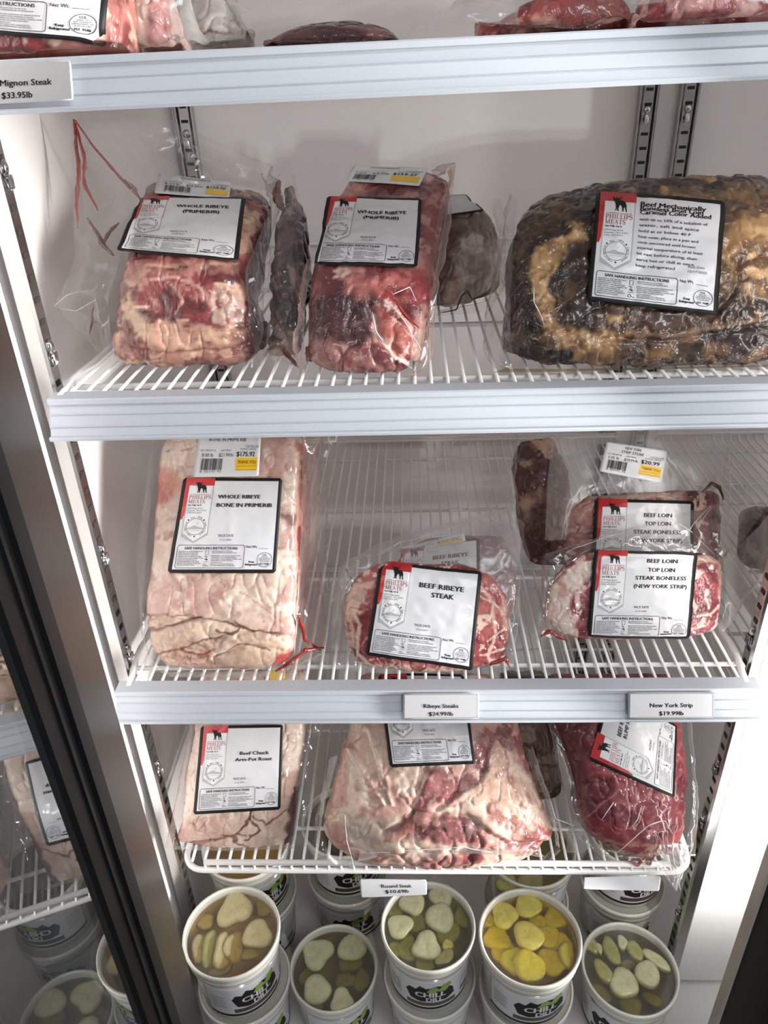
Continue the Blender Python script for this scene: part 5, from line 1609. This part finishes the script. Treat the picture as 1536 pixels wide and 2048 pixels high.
# ---- 12 grey-brown package between the round roast and the rump roast
t = package('dark_roast_package', 'grey-brown roast standing behind, between the round roast and the rump roast', 'meat', (1080, 1660, .10), Z4)
lo = Loft([(1040, 1650, 1120, 1655, .095), (1034, 1600, 1124, 1600, .105), (1024, 1520, 1118, 1520, .13), (1012, 1440, 1108, 1440, .155), (1004, 1350, 1100, 1350, .19)], .06, 100, 90, e=.5, pend=6, bulge=.008, zmin=Z4)
meat_piece(t, lo, dict(base=(128, 100, 84), warp=14, mott=[((86, 58, 48), 26, .05, .12), ((166, 142, 122), 36, .2, .1)]), 111, M_MEATW, amp=.005, crease=.003)

# ---- 13 dark meat on the neighbouring bay's shelf
t = package('dark_beef_package', 'dark brown cut on the next bay shelf, beyond the New York strips', 'meat', (1520, 1080, .30), Z3 + .0055)
lo = Loft([(1490, 1165, 1640, 1160, .225), (1490, 1120, 1650, 1110, .24), (1494, 1060, 1650, 1050, .265), (1502, 1012, 1640, 1004, .285)], .05, 100, 70, e=.5, pend=5, bulge=.008, zmin=Z3 + .0055)
meat_piece(t, lo, dict(base=(96, 62, 52), warp=14, mott=[((66, 36, 32), 26, .05, .12), ((150, 118, 102), 36, .24, .1)]), 113, M_MEATW, amp=.004, crease=.002)

# ---- 14 the packages on the topmost shelf, of which only the lower ends show
zt = Z1L + .001
zx = lambda px: Z1L + DX1 * (at(px, 80, .05)[0] - at(150, 112, 0.0)[0]) + .001
t = package('sirloin_package', 'red meat pack with a large curling label at the upper left corner', 'meat', (120, 100, .03), zx(120))
lo = Loft([(-90, 118, 222, 98, .02), (-95, 95, 232, 80, .018), (-95, 20, 246, 6, .03), (-90, -80, 256, -90, .07), (-80, -160, 250, -170, .11)], .06, 140, 90, e=.45, pend=7, bulge=.010, zmin=CUR['z'])
meat_piece(t, lo, dict(base=(176, 112, 100), warp=10, mott=[((130, 52, 50), 26, .06, .12), ((220, 186, 166), 40, .18, .1)], polys=[([(60, 84), (112, 84), (115, 110), (60, 110)], (138, 40, 38), 7, .85), ([(208, 40), (250, 20), (240, 80), (212, 92)], (196, 100, 86), 6, .85, [((150, 46, 42), 80, .12, .1)])]), 121, M_MEAT, amp=.003)
stick_label(t, lo, [(-125, -170), (236, -180), (207, 86), (-128, 62)], meat_label_art([('FILET', .63, .22, .046, .30), ('MIGNON STEAK', .63, .31, .046, .48)]), 24, .0012)
film_sheet(t, [(222, 95, .022), (232, 75, .022), (244, 10, .035), (252, -60, .065)], [(234, 97, .02), (240, 70, .025), (252, 0, .04), (258, -60, .07)], M_FILMP, 30, 10, .003, .002, 81)

t = package('rib_steak_package', 'pale pink bony cut next to the upper left label, above the topmost rail', 'meat', (290, 92, .05), zx(290))
lo = Loft([(250, 104, 352, 92, .06), (250, 80, 352, 70, .06), (260, 10, 340, 5, .075), (270, -60, 330, -60, .10)], .05, 100, 70, e=.5, pend=5, bulge=.010, zmin=CUR['z'])
meat_piece(t, lo, dict(base=(206, 168, 158), warp=10, mott=[((176, 116, 108), 26, .1, .12), ((228, 206, 194), 40, .18, .1)], polys=[([(285, 30), (330, 15), (340, 80), (300, 90)], (166, 116, 114), 8, .7), ([(262, 10), (290, 0), (296, 90), (272, 90)], (226, 204, 188), 7, .8)]), 123, M_MEAT, amp=.005, crease=.002)
film_sheet(t, [(340, 90, .055), (345, 60, .06), (338, 5, .07), (330, -60, .10)], [(420, 84, .07), (400, 60, .08), (380, 0, .09), (370, -60, .12)], M_FILMH, 30, 12, .004, .003, 83)

t = package('bone_package', 'clear bag with brown edged pale bones on the topmost shelf, right of the pink cut', 'meat', (440, 80, .12), zx(440))
lo = Loft([(372, 92, 492, 80, .14), (370, 60, 494, 50, .14), (388, 0, 470, -6, .16), (395, -60, 455, -66, .18)], .04, 90, 60, e=.6, pend=4, bulge=.008, zmin=CUR['z'])
meat_piece(t, lo, dict(base=(196, 186, 178), warp=8, mott=[((168, 152, 144), 26, .12, .12)], lines=[([(368, 40), (378, 15), (392, -10)], 4, (110, 76, 58)), ([(450, 0), (470, 30), (490, 70)], 4, (96, 64, 50)), ([(380, 78), (420, 62), (470, 72)], 4, (120, 92, 84))]), 125, M_MEATW, amp=.004, crease=.002)
film_sheet(t, [(372, 90, .13), (430, 82, .13), (492, 78, .13)], [(360, 20, .15), (430, -20, .16), (500, 20, .15)], M_FILMH, 30, 12, .004, .003, 84)

t = package('flat_steak_package', 'thin dark red cut lying low behind the middle of the topmost rail', 'meat', (650, 75, .2), zx(650))
lo = Loft([(520, 92, 800, 84, .22), (522, 78, 800, 68, .22), (545, 60, 790, 52, .24), (600, 52, 760, 46, .27)], .03, 110, 50, e=.6, pend=4, bulge=.004, zmin=CUR['z'])
meat_piece(t, lo, dict(base=(104, 56, 56), warp=8, mott=[((78, 40, 42), 30, .1, .12), ((140, 92, 88), 40, .22, .1)]), 127, M_MEAT, amp=.002)

t = package('red_steak_package', 'red cut with white film at its left end, above the topmost rail right of centre', 'meat', (1100, 55, .05), zx(1100))
lo = Loft([(950, 66, 1282, 46, .05), (960, 46, 1280, 26, .05), (1010, 10, 1275, -4, .065), (1080, -16, 1262, -24, .09)], .05, 130, 60, e=.6, pend=4, bulge=.008, zmin=CUR['z'])
meat_piece(t, lo, dict(base=(168, 72, 68), warp=10, mott=[((130, 42, 44), 26, .05, .12), ((216, 152, 132), 44, .2, .1)], polys=[([(1140, 0), (1260, -20), (1270, 30), (1180, 40)], (136, 70, 62), 9, .7)]), 129, M_MEATW, amp=.003)
film_sheet(t, [(1040, 50, .045), (1035, 30, .047), (1040, 12, .055), (1080, -10, .07)], [(815, 66, .08), (850, 40, .08), (930, 8, .09), (960, 0, .10)], M_FILMH, 40, 16, .008, .003, 85)
film_sheet(t, [(1262, 8, .04), (1280, 10, .04), (1330, 4, .05)], [(1270, -30, .06), (1300, -36, .06), (1330, -40, .07)], M_FILMH, 20, 8, .003, .002, 86)

t = package('red_steak_package', 'red cut with pale fat streaks at the upper right corner', 'meat', (1420, 35, .04), zx(1420))
lo = Loft([(1276, 48, 1620, 28, .045), (1274, 24, 1625, 4, .045), (1284, -30, 1620, -46, .065), (1300, -90, 1600, -100, .10)], .05, 140, 70, e=.5, pend=5, bulge=.010, zmin=CUR['z'])
meat_piece(t, lo, dict(base=(178, 70, 72), warp=12, mott=[((140, 40, 46), 24, .04, .12), ((222, 168, 160), 34, .16, .1, (2, 1, 1))], polys=[([(1340, -10), (1480, -40), (1450, 20), (1350, 25)], (216, 158, 150), 9, .7, [((176, 70, 72), 60, .1, .1)])], lines=[([(1470, -10), (1510, 0), (1560, 4)], 6, (214, 214, 222))]), 131, M_MEATW, amp=.003)
# ------------------------------------------------------------------ pickle tubs on the cooler floor
class CylPatch:
    """a wrap-round label on a tapered tub"""

    def __init__(self, c, r_top, r_bot, z_top, z_bot, a0, a1, G=40):
        self.c, self.rt, self.rb, self.zt, self.zb, self.a0, self.a1, self.G = c, r_top, r_bot, z_top, z_bot, a0, a1, G

    def ev(self, uv, lift):
        a = self.a0 + (self.a1 - self.a0) * uv[:, 0]
        r = self.rt + (self.rb - self.rt) * uv[:, 1] + lift + .0006
        z = self.zt + (self.zb - self.zt) * uv[:, 1]
        return np.stack([self.c[0] + r * np.cos(a), self.c[1] + r * np.sin(a), z], 1)


def tub_label_art():
    A = Art(2.4)
    A.rect(.0, .93, 1, 1, BLACK, 2, 30, 1)
    A.poly([(.26, .40), (.30, .26), (.36, .30), (.40, .16), (.46, .24), (.56, .16), (.66, .22), (.72, .36), (.74, .60), (.66, .70), (.40, .72), (.30, .66)], BLACK, 2)
    A.poly([(.46, .36), (.50, .20), (.55, .18), (.58, .26), (.54, .40)], GREEN, 3)
    A.poly([(.56, .34), (.62, .14), (.69, .12), (.70, .22), (.64, .38)], GREEN, 3)
    A.text('CHILL', .50, .54, .17, WHITE, 'c', .03, .30)
    A.text('DILL', .54, .70, .14, WHITE, 'c', .03, .17)
    A.rect(.26, .75, .76, .88, BROWN, 2, 14, 1)
    for k in range(5):
        A.rect(.06, .30 + .09 * k, .20 - .01 * (k % 2), .335 + .09 * k, GREY, 2, 4, 1)
    A.rect(.82, .28, .95, .60, LGREY, 2, 4, 2)
    for k in range(9):
        A.rect(.83 + .013 * k, .64, .836 + .013 * k, .80, BLACK, 2)
    return A


M_LIDG = plain('greyish_tub_lid', (172, 170, 160), 0.35, coat=0.3)
TUBART = tub_label_art()
H_TUB = .125


def brine_mat(name, top, side):
    m1 = clear_mat(name + '_surface', tuple(lin(top)), 0.03, 0.04, 0.03, tuple(lin(side)))
    m2 = plain(name + '_depth', side, 0.6, noise=.25, nscale=40)
    return m1, m2


BR_TAN = brine_mat('tan_brine', (240, 228, 190), (206, 178, 108))
BR_OLIVE = brine_mat('olive_brine', (214, 206, 120), (156, 142, 40))
BR_GREEN = brine_mat('green_brine', (234, 232, 184), (184, 176, 92))
BR_YEL = brine_mat('yellow_brine', (250, 242, 140), (222, 194, 40))


def tub(px, py, ztop, R, label, brine, face=-90.0, cat='tub', grp='white pickle tubs on the cooler floor', pos=None, lid=True, y=None):
    c = atz(px, py, ztop) if pos is None else np.array(pos)
    z0 = ztop - H_TUB
    t = empty('pickle_tub', (c[0], c[1], z0), label, cat, grp)
    cc = (c[0], c[1], 0)
    mb = MB()
    mb.lathe([(0, z0 + .001), (R * .80, z0 + .001), (R * .83, z0 + .006), (R * .925, ztop - .024), (R * .915, ztop - .024), (R * .82, z0 + .008), (0, z0 + .004)], cc, 72)
    mb.build('tub_body', M_TUB, t, True)
    mb = MB()
    mb.lathe([(R * .925, ztop - .026), (R * .965, ztop - .024), (R * .975, ztop - .016), (R * .965, ztop - .013), (R * .985, ztop - .011), (R * 1.0, ztop - .004), (R * .995, ztop - .0005), (R * .965, ztop), (R * .94, ztop - .002), (R * .925, ztop - .006), (R * .912, ztop - .024), (R * .925, ztop - .026)], cc, 96)
    mb.build('rim', M_RIM, t, True)
    mb = MB()
    zs = ztop - .013
    mb.lathe([(R * .905, zs), (R * .885, zs - .022), (R * .86, zs - .034), (0, zs - .036)], cc, 64, 1)
    mb.lathe([(R * .905, zs), (R * .6, zs), (0, zs)], cc, 64, 0)
    o = mb.build('brine', list(brine), t, True)
    if not lid:
        mb = MB()
        mb.lathe([(R * .945, ztop - .0025), (R * .5, ztop - .0015), (0, ztop - .0012)], cc, 64)
        mb.build('lid_panel', M_LIDG, t, True)
    else:
        mb = MB()
        mb.lathe([(R * .945, ztop - .0025), (R * .90, ztop - .0035), (R * .5, ztop - .0030), (0, ztop - .0028)], cc, 64)
        mb.build('lid_panel', M_LID, t, True)
    a = math.radians(face)
    p = CylPatch(c, R * .905, R * .838, ztop - .036, z0 + .014, a - 1.25, a + 1.25)
    build_print('wrap_label', t, TUBART, p, WHITE, .0004)
    return c, R


def slice_mesh(r, thick, tri=.10, seed=0, asp=1.0, n=44):
    rnd = np.random.RandomState(seed)
    th = np.linspace(0, 2 * np.pi, n, endpoint=False)
    ph = rnd.rand(4) * 6.28
    out = 1 + tri * np.cos(3 * th + ph[0]) + .05 * np.cos(2 * th + ph[1]) + .02 * np.cos(5 * th + ph[2])
    prof = [(0, 1.0), (.25, 1.0), (.5, 1.0), (.72, 1.0), (.88, .98), (.965, .9), (1.0, .65), (1.0, .3), (.965, .08), (.85, 0), (.4, 0), (0, 0)]
    V, C = [], []
    for q, h in prof:
        x = out * q * r * np.cos(th)
        y = out * q * r * np.sin(th) * asp
        z = np.full(n, h * thick)
        P = np.stack([x, y, z], 1)
        if h == 1.0:
            P[:, 2] += .0006 * fbm(P, 160, 2, seed) + (.0007 if .2 < q < .8 else 0)
        V.append(P)
        C.append((np.full(n, q), th, np.full(n, h)))
    K = len(prof)
    F = [(k * n + i, k * n + (i + 1) % n, (k + 1) * n + (i + 1) % n, (k + 1) * n + i) for k in range(K - 1) for i in range(n)]
    F = [f[::-1] for f in F]
    q = np.concatenate([c[0] for c in C])
    th_ = np.concatenate([c[1] for c in C])
    hh = np.concatenate([c[2] for c in C])
    return np.concatenate(V), F, q, th_, hh


def pickle(tubpos, ztop, px, py, rpx, label, grp, pal, sink=.0, thick=.007, seed=0, asp=1.0, tilt=(0, 0), rot=0.0, tri=.10):
    z = ztop - .013 - sink
    c = atz(px, py, z)
    dist = np.linalg.norm(c - CAM)
    r = rpx * ((c - CAM) @ FW) / F_PX
    V, F, q, th, hh = slice_mesh(r, thick, tri, seed, asp)
    skin, flesh, core = [lin(x) for x in pal]
    m = sstep(.80, 1.0, q)[:, None]
    s = (sstep(.62, .2, q) * .7 * (0.6 + .4 * np.cos(3 * th + seed)))[:, None]
    C = flesh * (1 - m) + skin * m
    C = C * (1 - s) + core * s
    nz = fbm(V, 260, 3, seed + 3)[:, None]
    C = C * (1 + .20 * nz - .10 * sstep(.15, .5, fbm(V, 700, 2, seed + 8))[:, None])
    ce, se = math.cos(rot), math.sin(rot)
    V = np.stack([V[:, 0] * ce - V[:, 1] * se, V[:, 0] * se + V[:, 1] * ce, V[:, 2]], 1)
    R = Matrix.Rotation(tilt[0], 3, 'X') @ Matrix.Rotation(tilt[1], 3, 'Y')
    V = V @ np.array(R).T
    o = link('pickle_slice', V, F, M_SLICE, None, None, True, np.clip(C, 0, 1))
    o.location = tuple(c - np.array((0, 0, thick * .45)))
    props(o, label, 'pickle', grp)
    return o


RB = .0695
ZA, ZB = ZF + 2 * H_TUB + .001, ZF + H_TUB
T1, _ = tub(463, 1860, ZA, RB, 'pickle tub at the front left, tan slices, standing on another tub', BR_TAN, -52)
T2, _ = tub(667, 1932, ZB, RB * .97, 'low pickle tub with dull olive brine, second from the left in front', BR_OLIVE, -60)
T3, _ = tub(856, 1848, ZA, RB * .975, 'pickle tub with pale green slices in the middle, under the Round Steak tag', BR_GREEN, -88)
T4, _ = tub(1060, 1870, ZA, RB * 1.035, 'pickle tub with bright yellow slices, right of the middle', BR_YEL, -80)
T5, _ = tub(1260, 1934, ZB, RB * 1.03, 'low pickle tub with spears and chunks at the front right', BR_OLIVE, -118)
for T, lab, fc in ((T1, 'tub under the front left tan pickle tub', -52), (T3, 'tub under the middle pale green pickle tub', -88), (T4, 'tub under the bright yellow pickle tub', -80)):
    tub(0, 0, ZB - .0005, RB, 'white ' + lab, BR_OLIVE, fc, pos=(T[0] + .002, T[1] + .004, 0), lid=False)
for (x, y, lab, br, fc, z) in ((-.296, .132, 'pickle tub behind the front left tub, green print on its label', BR_TAN, -45, ZA), (-.142, .172, 'upper pickle tub behind the low olive one, left of the Round Steak tag', BR_OLIVE, -70, ZA),
                               (.155, .122, 'pickle tub behind the bright yellow one, slices showing under the shelf', BR_GREEN, -90, ZA), (.320, .158, 'upper pickle tub behind the front right tub, below the blank tag', BR_OLIVE, -75, ZA)):
    tub(0, 0, z, RB, lab, br, fc, pos=(x, y, 0))
for x, y, lab in ((-.296, .134, 'lower pickle tub behind the front left one'), (-.142, .174, 'lower pickle tub behind the low olive one'), (.155, .124, 'lower pickle tub behind the bright yellow one'), (.320, .160, 'lower pickle tub behind the front right one')):
    tub(0, 0, ZB - .0005, RB, lab, BR_OLIVE, -80, pos=(x, y, 0), lid=False)

TAN = ((150, 136, 82), (206, 192, 142), (188, 170, 118))
PALE = ((156, 156, 88), (214, 210, 168), (198, 196, 146))
DEEPG = ((120, 120, 52), (170, 164, 92), (150, 146, 76))
YELP = ((196, 174, 40), (222, 206, 96), (206, 190, 84))
YELD = ((186, 166, 20), (210, 190, 40), (198, 178, 34))
OLIV = ((126, 122, 50), (176, 170, 98), (160, 154, 84))
G1, G2, G3, G4, G5 = ('slices in the tan pickle tub', 'slices in the low olive pickle tub', 'slices in the pale green pickle tub', 'slices in the yellow pickle tub', 'spears and chunks in the front right tub')
S = [
    (T1, ZA, G1, [(470, 1818, 33, 'largest pale pickle at the back of the tan tub', TAN, 0, dict(tri=.16, asp=1.15)), (515, 1870, 30, 'round pickle slice against the right rim of the tan tub', TAN, 0, {}),
                  (400, 1898, 20, 'pickle slice on edge at the far left of the tan tub', TAN, .006, dict(asp=1.4, tilt=(0, .5))), (422, 1900, 24, 'tall pickle slice on edge left of centre in the tan tub', DEEPG, .004, dict(asp=1.5, tilt=(0, .6))),
                  (446, 1902, 24, 'pickle slice on edge near the middle of the tan tub', TAN, .004, dict(asp=1.5, tilt=(0, .6))), (465, 1895, 22, 'pickle slice on edge right of the other edge-on ones', TAN, .006, dict(asp=1.4, tilt=(0, .5))),
                  (410, 1845, 20, 'sunken pickle piece at the upper left of the tan tub', TAN, .012, dict(asp=.8)), (500, 1910, 18, 'small sunken pickle piece at the lower right of the tan tub', DEEPG, .014, dict(asp=.7)), (530, 1815, 20, 'sunken pickle by the back rim of the tan tub', DEEPG, .012, {}), (440, 1930, 24, 'sunken pickle by the front rim of the tan tub', DEEPG, .016, {})]),
    (T2, ZB, G2, [(635, 1908, 31, 'pickle slice at the upper left of the olive tub', PALE, .001, dict(tri=.14)), (704, 1896, 28, 'pale pickle slice at the upper right of the olive tub', PALE, 0, dict(tri=.06)), (702, 1922, 23, 'pickle slice tucked under the upper right one in the olive tub', OLIV, .008, {}),
                  (634, 1980, 29, 'large pale pickle slice at the lower left of the olive tub', PALE, 0, dict(tri=.06)), (684, 2003, 24, 'small pale pickle slice at the front of the olive tub', PALE, 0, dict(tri=.14)), (692, 1962, 24, 'sunken pickle in the middle of the olive tub', DEEPG, .014, dict(asp=.6)),
                  (724, 1962, 15, 'sunken pickle by the right rim of the olive tub', DEEPG, .012, dict(asp=1.6)), (612, 1958, 14, 'sunken pickle by the left rim of the olive tub', OLIV, .010, dict(asp=1.3)), (655, 1868, 24, 'sunken pickle by the back rim of the olive tub', DEEPG, .016, dict(asp=.6)), (634, 2006, 15, 'sunken pickle at the front left of the olive tub', DEEPG, .012, {})]),
    (T3, ZA, G3, [(825, 1808, 25, 'pale slice at the back left of the green tub', PALE, 0, {}), (883, 1792, 25, 'slice against the back rim of the green tub', PALE, .002, {}), (800, 1853, 25, 'pale slice against the left rim of the green tub', PALE, 0, {}), (880, 1836, 30, 'large split slice right of centre in the green tub', PALE, 0, dict(tri=.06)),
                  (853, 1893, 29, 'triangular pale slice at the front of the green tub', PALE, 0, dict(tri=.13)), (893, 1864, 27, 'slice half hidden under the large split one', OLIV, .007, {}), (835, 1846, 20, 'sunken slice in the middle of the green tub', OLIV, .010, {}), (815, 1898, 20, 'sunken slice left of the triangular one', OLIV, .008, dict(asp=1.3)),
                  (895, 1892, 12, 'small bright pickle chip right of the triangular slice', YELP, .004, {}), (890, 1916, 22, 'slice on edge by the front right rim of the green tub', OLIV, .003, dict(asp=.6, rot=.6)), (792, 1900, 16, 'sunken slice by the front left rim of the green tub', OLIV, .010, {}), (925, 1835, 18, 'sunken slice by the right rim of the green tub', DEEPG, .012, dict(asp=1.3)), (790, 1822, 16, 'sunken slice at the upper left of the green tub', OLIV, .010, {}), (850, 1925, 22, 'sunken slice at the front rim of the green tub', DEEPG, .012, {})]),
    (T4, ZA, G4, [(1009, 1831, 27, 'yellow slice with three dark seeds at the upper left of the yellow tub', YELP, .001, {}), (1056, 1812, 26, 'pale slice against the back rim of the yellow tub', YELP, 0, dict(tri=.06)), (1057, 1872, 30, 'big pale slice in the centre of the yellow tub', YELP, 0, dict(tri=.06)), (1058, 1932, 32, 'bright yellow slice at the front of the yellow tub', YELD, 0, dict(tri=.05, asp=1.0)),
                  (994, 1878, 26, 'deep yellow slice at the left rim of the yellow tub', YELD, .006, {}), (1008, 1902, 26, 'deep yellow slice lower left in the yellow tub', YELD, .008, {}), (1026, 1922, 26, 'deep yellow slice left of the bright front one', YELD, .004, {}), (1094, 1874, 24, 'deep yellow slice right of the central one', YELD, .006, {}),
                  (1110, 1838, 24, 'sunken deep yellow slice at the upper right of the yellow tub', YELD, .010, dict(asp=.9)), (1122, 1888, 22, 'deep yellow slice by the right rim of the yellow tub', YELD, .010, {}), (1104, 1925, 28, 'deep yellow slice right of the bright front one', YELD, .006, {}), (1132, 1912, 18, 'deep yellow slice on edge at the lower right rim', YELD, .004, dict(asp=1.7, tilt=(0, .6))), (980, 1845, 14, 'deep yellow scrap at the far left rim', YELD, .008, {}), (1075, 1848, 18, 'sunken slice between the back and central yellow slices', YELD, .010, {})]),
    (T5, ZB, G5, [(1222, 1904, 15, 'long pickle spear, second from the left in the front right tub', OLIV, .0, dict(asp=2.0, rot=.25, thick=.012, tri=.04)), (1206, 1945, 15, 'curved pickle spear at the lower left of the front right tub', OLIV, .001, dict(asp=1.7, rot=.35, thick=.012, tri=.05)), (1269, 1904, 14, 'short pickle spear right of centre in the front right tub', OLIV, 0, dict(asp=1.6, rot=.25, thick=.012, tri=.04)),
                  (1312, 1922, 13, 'slim pale spear lying aslant at the right of the front right tub', PALE, 0, dict(asp=2.3, rot=.80, thick=.010, tri=.03)), (1247, 1968, 29, 'big pale chunk at the front of the front right tub', PALE, 0, dict(tri=.08, thick=.012)), (1294, 1950, 26, 'pale chunk right of the big one in the front right tub', PALE, 0, dict(tri=.05, thick=.012)), (1184, 1895, 12, 'yellowish spear end at the left rim of the front right tub', OLIV, .002, dict(asp=1.3, thick=.012)), (1244, 1888, 11, 'small pale spear tip at the back of the front right tub', PALE, .001, dict(asp=1.3, thick=.012)),
                  (1198, 1898, 6, 'thin pale sliver near the left rim of the front right tub', PALE, 0, dict(asp=2.0, rot=.2)), (1255, 1932, 18, 'sunken spear in the middle of the front right tub', DEEPG, .012, dict(asp=.6, rot=.4)), (1305, 2000, 20, 'sunken spear at the lower right of the front right tub', DEEPG, .016, dict(asp=.6, rot=-.5)), (1200, 1990, 20, 'sunken chunk at the lower left of the front right tub', DEEPG, .014, {}), (1262, 2015, 22, 'sunken chunk by the front rim of the front right tub', DEEPG, .016, {})]),
]
_sd = 200
for T, z, g, items in S:
    for px, py, r, lab, pal, sink, kw in items:
        _sd += 1
        pickle(T, z, px, py, r, lab, g, pal, sink, seed=_sd, **kw)
for px, py, r, lab in ((1014, 1768, 22, 'slice at the left of the tub behind the yellow one, under the shelf front'), (1062, 1766, 26, 'slice at the right of the tub behind the yellow one, under the shelf front')):
    _sd += 1
    pickle(None, ZA, px, py, r, lab, 'slices in the tub behind the yellow one', OLIV, .001, seed=_sd)

# ------------------------------------------------------------------ the opened glass door (left) and the closed one (right)
_dl = math.radians(11.0)
DU = np.array((math.sin(_dl), -math.cos(_dl), 0.0))
DN = np.array((-math.cos(_dl), -math.sin(_dl), 0.0))
DH = at(217, 1370, -.078)
DH[2] = 0
Zd0, Zd1 = ZF + .005, ZT - .02


def slab(mb, a, b, n0, n1, z0, z1, mat=0):
    V = []
    for z in (z0, z1):
        for u, n in ((a, n0), (b, n0), (b, n1), (a, n1)):
            p = DH + DU * u + DN * n
            V.append((p[0], p[1], z))
    mb.add(V, [(0, 1, 2, 3), (7, 6, 5, 4), (0, 4, 5, 1), (1, 5, 6, 2), (2, 6, 7, 3), (3, 7, 4, 0)], mat)


t = empty('glass_door', (DH[0], DH[1], Zd0), 'opened glass cooler door at the left, its pane mirroring the shelves', 'door', None)
t['kind'] = 'thing'
mb = MB()
slab(mb, 0.0, .088, .0, .034, Zd0, Zd1)
slab(mb, .69, .74, .0, .034, Zd0, Zd1)
slab(mb, .088, .69, .0, .034, Zd0, Zd0 + .05)
slab(mb, .088, .69, .0, .034, Zd1 - .05, Zd1)
mb.build('metal_frame', M_BRONZE, t)
mb = MB()
slab(mb, .088, .172, -.0015, .004, Zd0 + .05, Zd1 - .05)
slab(mb, .66, .69, -.0015, .004, Zd0 + .05, Zd1 - .05)
slab(mb, .118, .126, -.006, -.0015, Zd0 + .05, Zd1 - .05)
slab(mb, .140, .146, -.004, -.0015, Zd0 + .05, Zd1 - .05)
mb.build('black_gasket', M_BLACK, t)
mb = MB()
slab(mb, .150, .68, .004, .008, Zd0 + .045, Zd1 - .045)
mb.build('glass_pane', M_GLASS, t)

t = empty('glass_door', (.445, -.115, Zd0), 'closed black framed glass door of the next bay at the right edge', 'door', None)
t['kind'] = 'thing'
mb = MB()
mb.box((.4435, -.155, Zd0), (.52, -.1125, Zd1), bev=.004)
mb.box((1.16, -.155, Zd0), (1.23, -.1125, Zd1), bev=.004)
mb.box((.52, -.155, Zd0), (1.16, -.1125, Zd0 + .07))
mb.box((.52, -.155, Zd1 - .07), (1.16, -.1125, Zd1))
mb.build('black_frame', M_BLACKFRAME, t)
MB().box((.515, -.136, Zd0 + .06), (1.165, -.132, Zd1 - .06)).build('glass_pane', M_GLASS, t)
